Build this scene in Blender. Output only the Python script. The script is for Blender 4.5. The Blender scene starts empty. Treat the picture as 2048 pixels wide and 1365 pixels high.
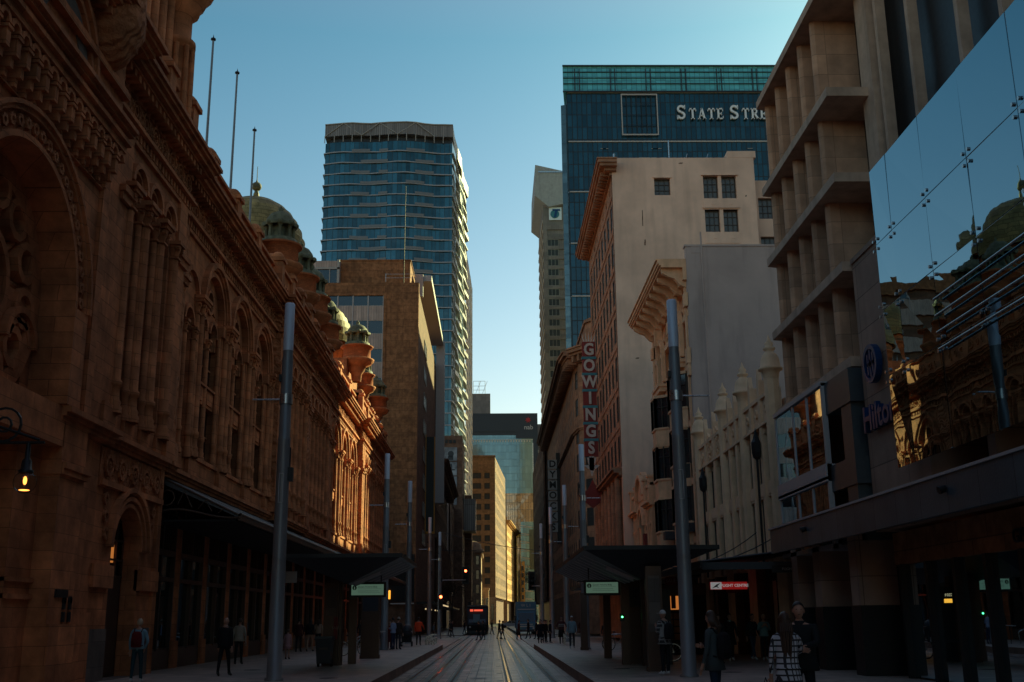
import bpy, math, random
from mathutils import Vector, Matrix
R=random.Random(7); PI=math.pi; rad=math.radians
S=bpy.context.scene; COL=S.collection
# ------------------------------------------------------------------ materials
def nt(name):
    m=bpy.data.materials.new(name); m.use_nodes=True; t=m.node_tree; t.nodes.clear()
    o=t.nodes.new('ShaderNodeOutputMaterial'); return m,t,o
def N(t,k,**kw):
    n=t.nodes.new(k)
    for a,b in kw.items():
        if a in n.inputs: n.inputs[a].default_value=b
        else: setattr(n,a,b)
    return n
def L(t,a,b): t.links.new(a,b)
def c4(c): return (c[0],c[1],c[2],1)
def facevec(t):
    tc=N(t,'ShaderNodeTexCoord'); s=N(t,'ShaderNodeSeparateXYZ'); L(t,tc.outputs['Object'],s.inputs[0])
    a=N(t,'ShaderNodeMath',operation='ADD'); L(t,s.outputs[0],a.inputs[0]); L(t,s.outputs[1],a.inputs[1])
    c=N(t,'ShaderNodeCombineXYZ'); L(t,a.outputs[0],c.inputs[0]); L(t,s.outputs[2],c.inputs[1]); return tc,c
def mix(t,f,a,b,bt='MIX'):
    m=N(t,'ShaderNodeMix',data_type='RGBA',blend_type=bt)
    for i,v in ((0,f),(6,a),(7,b)):
        if hasattr(v,'links'): L(t,v,m.inputs[i])
        else: m.inputs[i].default_value=v if i==0 else c4(v)
    return m.outputs[2]
def stone(name,col,brick=None,var=.25,rough=.85,bump=.25,mort=.6,ns=1.2,carve=0,ground=False,stain=.35):
    """masonry or render: blocks with joints, slow stains, fine grain"""
    m,t,o=nt(name); b=N(t,'ShaderNodeBsdfPrincipled'); L(t,b.outputs[0],o.inputs[0])
    tc,fv=facevec(t); vec=tc.outputs['Object'] if ground else fv.outputs[0]
    n1=N(t,'ShaderNodeTexNoise',Scale=ns,Detail=6.0,Roughness=.6); L(t,tc.outputs['Object'],n1.inputs['Vector'])
    n2=N(t,'ShaderNodeTexNoise',Scale=18.0,Detail=4.0); L(t,tc.outputs['Object'],n2.inputs['Vector'])
    mp=N(t,'ShaderNodeMapping'); mp.inputs['Scale'].default_value=(1.1,1.1,.12); L(t,tc.outputs['Object'],mp.inputs[0])
    n3=N(t,'ShaderNodeTexNoise',Scale=1.6,Detail=5.0); L(t,mp.outputs[0],n3.inputs['Vector'])
    cr=N(t,'ShaderNodeValToRGB'); cr.color_ramp.elements[0].position=.35; cr.color_ramp.elements[1].position=.7
    L(t,n1.outputs[0],cr.inputs[0])
    hi=[min(1,x*(1+var)) for x in col]; lo=[x*(1-var) for x in col]
    base=mix(t,cr.outputs[0],lo,hi)
    cr3=N(t,'ShaderNodeValToRGB'); cr3.color_ramp.elements[0].position=.5; cr3.color_ramp.elements[1].position=.75
    L(t,n3.outputs[0],cr3.inputs[0])
    sm=N(t,'ShaderNodeMath',operation='MULTIPLY'); L(t,cr3.outputs[0],sm.inputs[0]); sm.inputs[1].default_value=stain
    base=mix(t,sm.outputs[0],base,[x*.45 for x in col])
    h=n2.outputs[0]
    if brick:
        br=N(t,'ShaderNodeTexBrick'); L(t,vec,br.inputs['Vector'])
        br.inputs['Color1'].default_value=(.8,.8,.8,1); br.inputs['Color2'].default_value=(1.12,1.08,1.05,1)
        br.inputs['Mortar'].default_value=(mort,mort,mort,1); br.inputs['Scale'].default_value=1
        br.inputs['Brick Width'].default_value=brick[0]; br.inputs['Row Height'].default_value=brick[1]
        br.inputs['Mortar Size'].default_value=brick[2] if len(brick)>2 else .012; br.inputs['Mortar Smooth'].default_value=.3
        if len(brick)>3: br.offset=brick[3]
        base=mix(t,1.0,base,br.outputs['Color'],'MULTIPLY')
        mm=N(t,'ShaderNodeMath',operation='MULTIPLY_ADD'); L(t,br.outputs['Fac'],mm.inputs[0]); mm.inputs[1].default_value=-1.2; L(t,n2.outputs[0],mm.inputs[2]); h=mm.outputs[0]
    if carve:
        vo=N(t,'ShaderNodeTexVoronoi',Scale=carve,feature='SMOOTH_F1'); L(t,tc.outputs['Object'],vo.inputs['Vector'])
        wv=N(t,'ShaderNodeTexWave',Scale=carve*.35,Distortion=9.0,Detail=3.0); wv.wave_type='RINGS'; L(t,tc.outputs['Object'],wv.inputs['Vector'])
        ad=N(t,'ShaderNodeMath',operation='MULTIPLY_ADD'); L(t,vo.outputs[0],ad.inputs[0]); ad.inputs[1].default_value=3.0; L(t,wv.outputs[1],ad.inputs[2])
        ad2=N(t,'ShaderNodeMath',operation='ADD'); L(t,ad.outputs[0],ad2.inputs[0]); L(t,h,ad2.inputs[1]); h=ad2.outputs[0]
    L(t,base,b.inputs['Base Color'])
    bp=N(t,'ShaderNodeBump',Strength=bump,Distance=.06 if carve else .02); L(t,h,bp.inputs['Height']); L(t,bp.outputs[0],b.inputs['Normal'])
    b.inputs['Roughness'].default_value=rough; b.inputs['Specular IOR Level'].default_value=.25
    return m
def plain(name,col,rough=.5,metal=0,noise=.15,spec=.4,ns=6,emit=None,es=0):
    m,t,o=nt(name); b=N(t,'ShaderNodeBsdfPrincipled'); L(t,b.outputs[0],o.inputs[0])
    tc=N(t,'ShaderNodeTexCoord'); n=N(t,'ShaderNodeTexNoise',Scale=float(ns),Detail=4.0); L(t,tc.outputs['Object'],n.inputs['Vector'])
    L(t,mix(t,n.outputs[0],[x*(1-noise) for x in col],[min(1,x*(1+noise)) for x in col]),b.inputs['Base Color'])
    r=N(t,'ShaderNodeMapRange'); L(t,n.outputs[0],r.inputs[0]); r.inputs[3].default_value=rough*.8; r.inputs[4].default_value=min(1,rough*1.2); L(t,r.outputs[0],b.inputs['Roughness'])
    b.inputs['Metallic'].default_value=metal; b.inputs['Specular IOR Level'].default_value=spec
    if emit: b.inputs['Emission Color'].default_value=c4(emit); b.inputs['Emission Strength'].default_value=es
    return m
def curtain(name,col,w=1.4,h=3.6,line=(.02,.03,.035),rough=.08,mull=.06,var=.35,wav=.03,metal=.35,spec=.8,off=0,scale=.35):
    """curtain wall: panes with slight tilt and tone differences, thin mullions"""
    m,t,o=nt(name); b=N(t,'ShaderNodeBsdfPrincipled'); L(t,b.outputs[0],o.inputs[0])
    tc,fv=facevec(t)
    br=N(t,'ShaderNodeTexBrick'); L(t,fv.outputs[0],br.inputs['Vector']); br.offset=off
    br.inputs['Color1'].default_value=c4([x*(1-var) for x in col]); br.inputs['Color2'].default_value=c4([x*(1+var) for x in col])
    br.inputs['Mortar'].default_value=c4(line); br.inputs['Scale'].default_value=1; br.inputs['Mortar Size'].default_value=mull
    br.inputs['Brick Width'].default_value=w; br.inputs['Row Height'].default_value=h
    L(t,br.outputs['Color'],b.inputs['Base Color'])
    n=N(t,'ShaderNodeTexNoise',Scale=scale,Detail=2.0); L(t,tc.outputs['Object'],n.inputs['Vector'])
    bp=N(t,'ShaderNodeBump',Strength=.6,Distance=wav*8); L(t,n.outputs[0],bp.inputs['Height']); L(t,bp.outputs[0],b.inputs['Normal'])
    mr=N(t,'ShaderNodeMath',operation='MULTIPLY_ADD'); L(t,br.outputs['Fac'],mr.inputs[0]); mr.inputs[1].default_value=.5; mr.inputs[2].default_value=rough
    L(t,mr.outputs[0],b.inputs['Roughness']); b.inputs['Metallic'].default_value=metal; b.inputs['Specular IOR Level'].default_value=spec
    return m
def paneglass(name,tint=(.55,.62,.66),refl=.35,wav=.02,scale=.5,rough=.01,gc=(.50,.66,.74,1)):
    """see-through glass with a strong slightly wavy reflection"""
    m,t,o=nt(name); tr=N(t,'ShaderNodeBsdfTransparent'); tr.inputs[0].default_value=c4(tint)
    g=N(t,'ShaderNodeBsdfGlossy',Roughness=rough); g.inputs[0].default_value=gc
    fr=N(t,'ShaderNodeLayerWeight',Blend=refl); tc=N(t,'ShaderNodeTexCoord')
    n=N(t,'ShaderNodeTexNoise',Scale=scale,Detail=1.5); L(t,tc.outputs['Object'],n.inputs['Vector'])
    bp=N(t,'ShaderNodeBump',Strength=1.0,Distance=wav); L(t,n.outputs[0],bp.inputs['Height']); L(t,bp.outputs[0],g.inputs['Normal'])
    ms=N(t,'ShaderNodeMixShader'); mr=N(t,'ShaderNodeMapRange'); L(t,fr.outputs['Fresnel'],mr.inputs[0]); mr.inputs[3].default_value=refl*.6; mr.inputs[4].default_value=1
    L(t,mr.outputs[0],ms.inputs[0]); L(t,tr.outputs[0],ms.inputs[1]); L(t,g.outputs[0],ms.inputs[2]); L(t,ms.outputs[0],o.inputs[0])
    return m
def glow(name,col,s):
    m,t,o=nt(name); e=N(t,'ShaderNodeEmission',Strength=float(s)); e.inputs[0].default_value=c4(col); L(t,e.outputs[0],o.inputs[0]); return m
def check(name,c1,c2,sc=14):
    """woven plaid"""
    m,t,o=nt(name); b=N(t,'ShaderNodeBsdfPrincipled',Roughness=.9); L(t,b.outputs[0],o.inputs[0]); tc,fv=facevec(t)
    br=N(t,'ShaderNodeTexBrick'); br.offset=0; L(t,fv.outputs[0],br.inputs['Vector']); br.inputs['Color1'].default_value=c4(c1); br.inputs['Color2'].default_value=c4(c1)
    br.inputs['Mortar'].default_value=c4(c2); br.inputs['Scale'].default_value=1; br.inputs['Brick Width'].default_value=1/sc; br.inputs['Row Height'].default_value=1/sc; br.inputs['Mortar Size'].default_value=.16/sc
    L(t,br.outputs[0],b.inputs['Base Color']); return m
M={}
SAND=(.53,.188,.076)
M['sand']=stone('red_sandstone',SAND,(1.15,.42,.012),.38,mort=.5,bump=.5,stain=.5)
M['sandp']=stone('red_sandstone_plain',SAND,(1.3,.46,.010),.38,mort=.55,bump=.5,stain=.5)
M['carve']=stone('carved_sandstone',[x*.9 for x in SAND],None,.3,bump=1,carve=3.2)
M['brickred']=stone('red_brick_drum',(.5,.14,.05),(.3,.1,.01),.2)
M['copper']=stone('weathered_copper',(.33,.25,.10),(.7,.34,.02),.35,rough=.6,stain=.6,mort=.35)
M['verdi']=stone('green_copper',(.15,.145,.085),None,.4,rough=.7,stain=.5,ns=3)
M['granite']=stone('grey_granite_base',(.16,.13,.11),(1.3,.7,.01),.2)
M['dark']=plain('shade_paint',(.012,.011,.011),.8,0,.3)  # near-black colour stands in for shade in interiors and under awnings
M['black']=plain('black_metal',(.02,.021,.023),.45,.3)
M['bronze']=plain('dark_bronze_frame',(.10,.062,.045),.45,.5)
M['lead']=plain('lead_roof',(.09,.09,.095),.5,.4)
M['shopglass']=paneglass('shop_glass',(.34,.34,.35),.38,.004,.6)
M['screen']=paneglass('glass_screen',(.55,.58,.60),.12,.004,.8,gc=(.27,.37,.42,1))
M['win']=plain('window_glass_dark',(.02,.028,.034),.08,.2,.4,.9,.7)
M['winfar']=plain('distant_window_glass',(.03,.03,.032),.45,0,.3,.4,.7)
M['winwarm']=plain('window_glass_blinds',(.10,.085,.07),.25,0,.5,.6,1.5)
M['wframe']=plain('window_frame_dark',(.06,.045,.035),.6)
M['wframel']=plain('window_frame_pale',(.4,.36,.32),.6)
M['brown']=stone('brown_sandstone_cladding',(.33,.145,.065),(1.6,.9,.02),.35,mort=.5,ns=2.2,stain=.6)
M['strip']=stone('ribbed_pale_spandrel',(.55,.42,.36),(.32,50,.03,0),.12,mort=.6)
M['palemetal']=plain('pale_grey_metal',(.42,.39,.39),.5,.1,.1)
M['cream']=stone('cream_render',(.86,.56,.41),None,.13,ns=.35,bump=.1,stain=.28)
M['creamt']=stone('cream_trim',(.56,.39,.29),None,.12,ns=2,bump=.1,stain=.4)
M['terra']=stone('terracotta_facade',(.42,.215,.13),(1.4,.6,.012),.22,mort=.6)
M['grayr']=stone('grey_render',(.52,.385,.335),None,.14,ns=.25,bump=.08,stain=.45)
M['ornate']=stone('buff_stone_ornate',(.86,.48,.275),None,.12,ns=2,bump=.1,stain=.45)
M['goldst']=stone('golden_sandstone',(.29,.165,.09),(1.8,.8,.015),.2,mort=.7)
M['glowst']=stone('sandstone_sun_painted',(.75,.42,.14),(1.8,.8,.015),.2,mort=.7)  # brighter copy of the golden sandstone, sunlight put into the colour
M['prow']=stone('pale_concrete',(.40,.37,.35),None,.1)
M['theatre']=stone('buff_stone_glow_painted',(.88,.58,.36),None,.1,ns=2,bump=.1,stain=.35)  # buff stone made paler, reflected sun glow put into the colour
M['beigest']=stone('beige_stone',(.42,.28,.19),(1.6,.6,.012),.2)
M['darkst']=stone('dark_brown_masonry',(.19,.10,.065),(1.4,.5,.012),.3)
M['greyconc']=stone('grey_concrete_tower',(.24,.20,.18),(3,3.7,.02),.1,ns=.4)
M['whitest']=stone('pale_striped_facade',(.62,.5,.38),None,.1,ns=1)
M['pink']=stone('pinkish_side_wall',(.34,.23,.19),None,.15,ns=.3,bump=.05)
M['conc']=stone('precast_concrete',(.56,.37,.26),None,.15,ns=2,bump=.1,stain=.55)
M['fin']=stone('sandstone_fin_cladding',(.60,.34,.215),(3,.75,.012,0),.2,mort=.6)
M['panelst']=stone('hotel_stone_panel',(.40,.26,.19),(2.6,1.0,.016,0),.12,mort=.45)
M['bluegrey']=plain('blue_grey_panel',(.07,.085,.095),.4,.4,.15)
M['fascia']=stone('awning_fascia_panels',(.065,.095,.115),(1.5,3,.02,0),.15,rough=.4,mort=.35)
M['tglass']=curtain('teal_tower_glass',(.028,.105,.135),1.25,3.2,(.012,.025,.03),wav=.02,var=.5)
M['tglass2']=curtain('teal_glass_light_painted',(.10,.15,.16),1.25,3.2,(.03,.04,.04),wav=.03)  # paler copy of the tower glass, lit look put into the colour
M['bglass']=curtain('blue_bank_glass',(.013,.058,.080),1.5,4.05,(.004,.010,.014),mull=.14,wav=.012,metal=.3,var=.4)
M['crown']=curtain('pale_crown_glass',(.13,.50,.50),1.5,1.4,(.015,.05,.06),wav=.01,var=.2,metal=.2)
M['nglass']=curtain('pale_blue_office_glass',(.16,.26,.29),1.5,4.0,(.06,.09,.10),wav=.004,metal=.5,var=.15)
M['nglass2']=curtain('brown_reflecting_office_glass',(.26,.18,.13),1.5,4.0,(.08,.07,.06),wav=.04,metal=.9,var=.3,scale=.12)
M['louvre']=curtain('louvre_screen',(.25,.215,.195),.5,30,(.14,.12,.11),rough=.5,metal=.2,var=.2,spec=.3)
M['charcoal']=plain('charcoal_cladding',(.035,.038,.045),.5)
M['pole']=plain('brushed_grey_pole',(.22,.215,.215),.4,.25,.1,.5,2)
M['polelit']=plain('frosted_lamp_tube',(.62,.66,.74),.35,.1,.08)
M['steel']=plain('stainless_steel',(.5,.5,.5),.28,.9,.1)
M['rail']=plain('worn_rail_steel',(.60,.56,.53),.16,.9,.2)
M['groove']=plain('rail_groove',(.018,.017,.017),.5,0,.3)
M['aps']=plain('power_strip',(.05,.047,.045),.35,.3,.3)
M['red']=plain('red_sign',(.45,.02,.02),.5)
M['redlit']=plain('backlit_red_sign',(.45,.02,.02),.4,0,.05,.3,3,(.8,.03,.03),.09)
M['whitelit']=plain('backlit_letter',(.7,.7,.7),.4,0,.05,.3,3,(1,1,1),.09)
M['dred']=plain('deep_red_sign',(.20,.022,.018),.6)
M['teal']=plain('teal_sign_band',(.05,.20,.24),.6)
M['letter']=plain('pale_letter',(.50,.44,.40),.5)
M['letterw']=plain('white_letter',(.8,.8,.8),.4)
M['greysign']=plain('grey_sign_box',(.34,.35,.36),.5)
M['darkletter']=plain('dark_letter',(.015,.016,.02),.5)
M['blue']=plain('blue_sign',(.008,.05,.15),.35,.2)
M['truckblue']=plain('blue_truck_paint',(.015,.11,.20),.3,0,.1,.6)
M['rubber']=plain('rubber',(.015,.015,.015),.8)
M['white']=plain('white_paint',(.7,.7,.7),.4)
M['screenlcd']=plain('display_screen',(.10,.16,.12),.4,0,.03,.3,2,(.27,.48,.34),.10)
M['warm']=glow('warm_bulb',(1,.30,.05),2.6); M['warmdim']=glow('warm_lit_window',(1,.33,.07),.22); M['orangesign']=glow('orange_lit_sign',(1,.40,.04),.9)
M['display']=glow('shop_fill_glow',(1,.55,.30),.045); M['displaycool']=glow('shop_fill_glow_cool',(.6,.8,1),.035); M['redlamp']=glow('red_signal_lens',(1,.10,.03),8); M['green']=glow('green_led',(.1,1,.3),4); M['tramred']=glow('tram_red_display',(1,.13,.07),.5)  # both shop display glows are added to lift the dark shops
M['awnstrip']=glow('awning_lit_strip',(1,.75,.4),.35); M['yellow']=plain('yellow_rim',(.5,.22,.02),.5)
M['clearglass']=paneglass('clear_globe_glass',(.9,.88,.85),.04,.0,1)
M['leaf']=plain('bare_twig_foliage',(.09,.055,.03),.8,0,.4)
M['bark']=plain('bark',(.05,.035,.025),.9)
M['pave']=stone('granite_paving',(.44,.37,.32),(1.2,.6,.010),.2,rough=.42,ground=True,mort=.5,bump=.1,stain=.5)
M['track']=stone('track_paving',(.50,.41,.37),(.3,.9,.010,0),.2,rough=.27,ground=True,mort=.5,bump=.12,stain=.5)
M['kerb']=stone('dark_kerb_face',(.24,.16,.12),(1.2,.5,.01),.2,rough=.6)
M['asphalt']=stone('asphalt',(.05,.05,.052),None,.2,rough=.75)
M['railing']=plain('balcony_railing',(.20,.19,.185),.4,.1,.2)
M['poster']=stone('grey_poster',(.26,.26,.27),None,.6,ns=.35,bump=0)
# ------------------------------------------------------------------ mesh builder
def TL(X,y=0): return (Vector((X,y,0)),Vector((0,1,0)),Vector((1,0,0)))
def TR(X,y=0): return (Vector((X,y,0)),Vector((0,1,0)),Vector((-1,0,0)))
def TF(Y,x=0): return (Vector((x,Y,0)),Vector((1,0,0)),Vector((0,-1,0)))
def TT(p,q):   # face from ground point p to q, outward on the right-hand side looking p->q
    p=Vector((p[0],p[1],0)); q=Vector((q[0],q[1],0)); u=(q-p).normalized(); return (p,u,Vector((u.y,-u.x,0)))
class MB:
    def __init__(s,T=None): s.v=[]; s.f=[]; s.m=[]; s.sm=[]; s.T=T; s.mi=0; s.smooth=False
    def w(s,p):
        if s.T is None: return Vector(p)
        O,U,Nn=s.T; return O+U*p[0]+Nn*p[1]+Vector((0,0,p[2]))
    def add(s,vs,fs):
        k=len(s.v); s.v+= [s.w(p) for p in vs]
        for f in fs: s.f.append([k+i for i in f]); s.m.append(s.mi); s.sm.append(s.smooth)
    def box(s,a0,a1,b0,b1,c0,c1):
        s.add([(x,y,z) for z in (c0,c1) for y in (b0,b1) for x in (a0,a1)],[(0,1,3,2),(4,6,7,5),(0,4,5,1),(2,3,7,6),(0,2,6,4),(1,5,7,3)])
    def ext(s,poly,b0,b1):  # polygon in (u,z), extruded in n
        n=len(poly); s.add([(u,b0,z) for u,z in poly]+[(u,b1,z) for u,z in poly],[list(range(n)),list(range(n,2*n))]+[(i,(i+1)%n,n+(i+1)%n,n+i) for i in range(n)])
    def slab(s,poly,z0,z1): # polygon in (x,y), extruded in z
        n=len(poly); s.add([(x,y,z0) for x,y in poly]+[(x,y,z1) for x,y in poly],[list(range(n)),list(range(n,2*n))]+[(i,(i+1)%n,n+(i+1)%n,n+i) for i in range(n)])
    def tube(s,p,q,r0,r1=None,n=8,cap=True):
        r1=r0 if r1 is None else r1; p=Vector(p); q=Vector(q); d=(q-p).normalized(); a=d.cross(Vector((0,0,1)))
        if a.length<.01: a=Vector((1,0,0))
        a.normalize(); b=d.cross(a); vs=[]
        for c,r in ((p,r0),(q,r1)):
            for i in range(n): t=2*PI*i/n; vs.append(c+a*math.cos(t)*r+b*math.sin(t)*r)
        sm=s.smooth; s.smooth=True; s.add(vs,[(i,(i+1)%n,n+(i+1)%n,n+i) for i in range(n)]); s.smooth=sm
        if cap: s.add(vs,[list(range(n)),list(range(n,2*n))])
    def path(s,pts,r,n=6):
        for a,b in zip(pts,pts[1:]): s.tube(a,b,r,r,n)
    def lathe(s,cx,cy,prof,n=16,a0=0,a1=2*PI,sharp=False):
        vs=[];full=abs(a1-a0-2*PI)<.01; k=n if full else n+1
        for r,z in prof:
            for i in range(k): t=a0+(a1-a0)*i/n; vs.append((cx+r*math.cos(t),cy+r*math.sin(t),z))
        fs=[]
        for j in range(len(prof)-1):
            for i in range(n): fs.append((j*k+i,j*k+(i+1)%k,(j+1)*k+(i+1)%k,(j+1)*k+i))
        sm=s.smooth; s.smooth=not sharp; s.add(vs,fs); s.smooth=sm
    def archpanel(s,u0,u1,z0,z1,uc,r,zs,zb,n0,n1,seg=10):
        if uc-r>u0+.001: s.box(u0,uc-r,n0,n1,z0,z1)
        if u1>uc+r+.001: s.box(uc+r,u1,n0,n1,z0,z1)
        if zb>z0: s.box(uc-r,uc+r,n0,n1,z0,zb)
        for i in range(seg):
            a=PI-PI*i/seg; b=PI-PI*(i+1)/seg
            s.ext([(uc+r*math.cos(a),zs+r*math.sin(a)),(uc+r*math.cos(b),zs+r*math.sin(b)),(uc+r*math.cos(b),z1),(uc+r*math.cos(a),z1)],n0,n1)
    def ring(s,uc,zc,r0,r1,n0,n1,a0=0,a1=PI,seg=12):
        for i in range(seg):
            a=a0+(a1-a0)*i/seg; b=a0+(a1-a0)*(i+1)/seg; ca,sa,cb,sb=math.cos(a),math.sin(a),math.cos(b),math.sin(b)
            s.ext([(uc+r0*ca,zc+r0*sa),(uc+r1*ca,zc+r1*sa),(uc+r1*cb,zc+r1*sb),(uc+r0*cb,zc+r0*sb)],n0,n1)
    def ellip(s,c,rx,ry,rz,nu=12,nv=8,z0=-PI/2,z1=PI/2):
        vs=[];
        for j in range(nv+1):
            p=z0+(z1-z0)*j/nv
            for i in range(nu): t=2*PI*i/nu; vs.append((c[0]+rx*math.cos(t)*math.cos(p),c[1]+ry*math.sin(t)*math.cos(p),c[2]+rz*math.sin(p)))
        sm=s.smooth; s.smooth=True; s.add(vs,[(j*nu+i,j*nu+(i+1)%nu,(j+1)*nu+(i+1)%nu,(j+1)*nu+i) for j in range(nv) for i in range(nu)]); s.smooth=sm
    def build(s,name,mats,parent=None,origin=None,loc=None,kind=None,label=None):
        if not isinstance(mats,(list,tuple)): mats=[mats]
        o=Vector(origin) if origin is not None else (wloc(parent) if parent else Vector((0,0,0)))
        me=bpy.data.meshes.new(name); me.from_pydata([tuple(v-o) for v in s.v],[],s.f)
        for m in mats: me.materials.append(M[m] if isinstance(m,str) else m)
        me.polygons.foreach_set('material_index',s.m); me.polygons.foreach_set('use_smooth',s.sm); me.update()
        ob=bpy.data.objects.new(name,me); COL.objects.link(ob)
        if parent:
            ob.parent=parent; ob.location=(o-wloc(parent)) if loc is None else Vector(loc)-wloc(parent)
        else: ob.location=o if loc is None else loc
        if kind: ob['kind']=kind
        if label: ob['label']=label
        return ob
def wloc(o):
    l=Vector(o.location)
    while o.parent: o=o.parent; l+=Vector(o.location)
    return l
def thing(name,label,cat,loc=(0,0,0),group=None,rz=0):
    o=bpy.data.objects.new(name,None); COL.objects.link(o); o.location=loc; o.rotation_euler=(0,0,rz); o.empty_display_size=.3
    o['label']=label; o['category']=cat
    if group: o['group']=group
    return o
def kids(o): return [c for c in bpy.data.objects if c.parent==o]
def dup(o,loc,label,rz=None,parent=None):
    def cp(a,par):
        c=a.copy(); COL.objects.link(c); c.parent=par
        for k in kids(a): cp(k,c)
        return c
    c=cp(o,parent); c.location=loc; c['label']=label
    if rz is not None: c.rotation_euler=(0,0,rz)
    return c
def copypart(o,parent,loc):
    c=o.copy(); COL.objects.link(c); c.parent=parent; c.location=Vector(loc)-wloc(parent)
    for k in kids(o):
        d=k.copy(); COL.objects.link(d); d.parent=c
    return c
def text(s,size,T,u,z,mat,name,parent=None,depth=.05,n=0,bold=0,align='CENTER',sx=1,serif=False):
    cu=bpy.data.curves.new('t','FONT'); cu.body=s; cu.size=size; cu.extrude=depth/2; cu.offset=bold; cu.align_x=align; cu.align_y='CENTER'; cu.resolution_u=3
    ob=bpy.data.objects.new('t',cu); COL.objects.link(ob); bpy.context.view_layer.update()
    dg=bpy.context.evaluated_depsgraph_get(); me=bpy.data.meshes.new_from_object(ob.evaluated_get(dg)); bpy.data.objects.remove(ob); 
    O,U,Nn=T; org=wloc(parent) if parent else Vector((0,0,0))
    for v in me.vertices:
        x,y,zz=v.co; v.co=O+U*(u+x*sx)+Nn*(n+zz)+Vector((0,0,z+y))-org
    me.materials.clear(); me.materials.append(M[mat]); o=bpy.data.objects.new(name,me); COL.objects.link(o)
    if parent: o.parent=parent
    return o
WM={}
def winmesh(w,h,cols,rows,fw,gm,fm,arch=False,sill=False):
    k=(w,h,cols,rows,fw,gm,fm,arch,sill)
    if k in WM: return WM[k]
    b=MB(TF(0)); b.mi=1
    b.box(-w/2,-w/2+fw,-.06,0,0,h); b.box(w/2-fw,w/2,-.06,0,0,h); b.box(-w/2+fw,w/2-fw,-.06,0,0,fw); b.box(-w/2+fw,w/2-fw,-.06,0,h-fw,h)
    for i in range(1,cols): x=-w/2+w*i/cols; b.box(x-fw/2,x+fw/2,-.05,-.01,fw,h-fw)
    for i in range(1,rows): z=h*i/rows; b.box(-w/2+fw,w/2-fw,-.055,-.015,z-fw/2,z+fw/2)
    b.mi=0
    b.box(-w/2+fw,w/2-fw,-.1,-.07,fw,h-fw)
    if sill: b.mi=1; b.box(-w/2-.1,w/2+.1,0,.15,-.15,0)
    me=bpy.data.meshes.new('window'); me.from_pydata([tuple(v) for v in b.v],[],b.f); me.materials.append(M[gm]); me.materials.append(M[fm])
    me.polygons.foreach_set('material_index',b.m); me.update(); WM[k]=me; return me
def putwin(me,T,u,n,z,parent,name='window'):
    O,U,Nn=T; o=bpy.data.objects.new(name,me); COL.objects.link(o); o.parent=parent
    o.location=O+U*u+Nn*n+Vector((0,0,z))-wloc(parent); o.rotation_euler=(0,0,math.atan2(Nn.y,Nn.x)+PI/2); return o
def grid(parent,T,u0,u1,z0,z1,nc,nr,wf,hf,wall,gm='win',fm='wframe',depth=.3,back=.6,cols=2,rows=2,fw=.07,lo=None,skip=None,name='facade',wins=True,solid=6,zoff=.5,trim=None,maxw=100):
    """punched-window facade: piers and spandrels in front, one window object per opening"""
    b=MB(T); cw=(u1-u0)/nc; ch=(z1-z0)/nr; w=cw*wf; h=ch*hf
    for i in range(nc+1):
        a=u0+cw*i-(cw-w)/2; c=a+(cw-w); b.box(max(a,u0),min(c,u1),-depth,0,z0,z1)
    for j in range(nr+1):
        zc=z0+ch*j; a=zc-(ch-h)*zoff; c=zc+(ch-h)*(1-zoff); a=max(a,z0); c=min(c,z1)
        if c-a<.01: continue
        for i in range(nc):
            x=u0+cw*i+(cw-w)/2; b.box(x,x+w,-depth,-.03,a,c)
            if trim: b.box(x-.0,x+w,-.03,.05,c-.14,c)
    b.box(u0,u1,-back-.1,-back,z0,z1)
    b.build(name,wall,parent)
    me=winmesh(round(w,3),round(h,3),cols,rows,fw,gm,fm); k=0; rest=MB(T)
    for j in range(nr):
        for i in range(nc):
            if skip and skip(i,j): continue
            x=u0+cw*(i+.5); z=z0+ch*j+(ch-h)*(1-zoff)
            if k<maxw: putwin(me,T,x,-depth+.1,z,parent); k+=1
            else: rest.box(x-w/2,x+w/2,-depth,-depth+.05,z,z+h)
    if rest.v: rest.build('window',gm,parent,kind='stuff')
def cornice(b,u0,u1,z,n,steps,ret0=True):
    """stepped moulding, (height, projection) pairs going up"""
    for h,p in steps: b.box(u0-(p if ret0 else 0),u1+(p if ret0 else 0),n-.3,n+p,z,z+h); z+=h
    return z
SKYT=(.40,.67,.62,1); SKYH=(1.0,.88,.81,1); SKYZ=(1.08,.76,.64,1); SKYS=.07; EXPO=.9
# ------------------------------------------------------------------ setting
def struct(b,name,mat): return b.build(name,mat,kind='structure')
g=MB(); g.box(-900,900,-40,2500,-.4,-.12); struct(g,'ground','asphalt')
g=MB(); g.box(-3.35,2.65,-5,300,-.1,0); g.box(-9,-3.352,112,134,-.1,-.002); g.box(2.652,9,112,134,-.1,-.002); struct(g,'track_bed','track')
g=MB(); g.box(-60,-3.55,-10,74,-.1,.3); struct(g,'pavement_left','pave')
g=MB(); g.box(2.85,60,-10,74,-.1,.3); struct(g,'pavement_right','pave')
g=MB(); g.box(-60,-3.352,74.002,114,-.1,.06); g.box(2.652,60,74.002,114,-.1,.06); g.box(-60,-3.6,132,420,-.1,.1); g.box(3.2,60,132,420,-.1,.1); struct(g,'pavement_far','pave')
g=MB(); g.box(-3.55,-3.35,-10,74.2,-.1,.304); g.box(2.65,2.85,-10,74.2,-.1,.304); struct(g,'platform_kerb','kerb')
g=MB(); g.box(-3.56,-3.34,-10,74.2,.3,.312); g.box(2.64,2.86,-10,74.2,.3,.312); struct(g,'kerb_edge_strip','pave')
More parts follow.
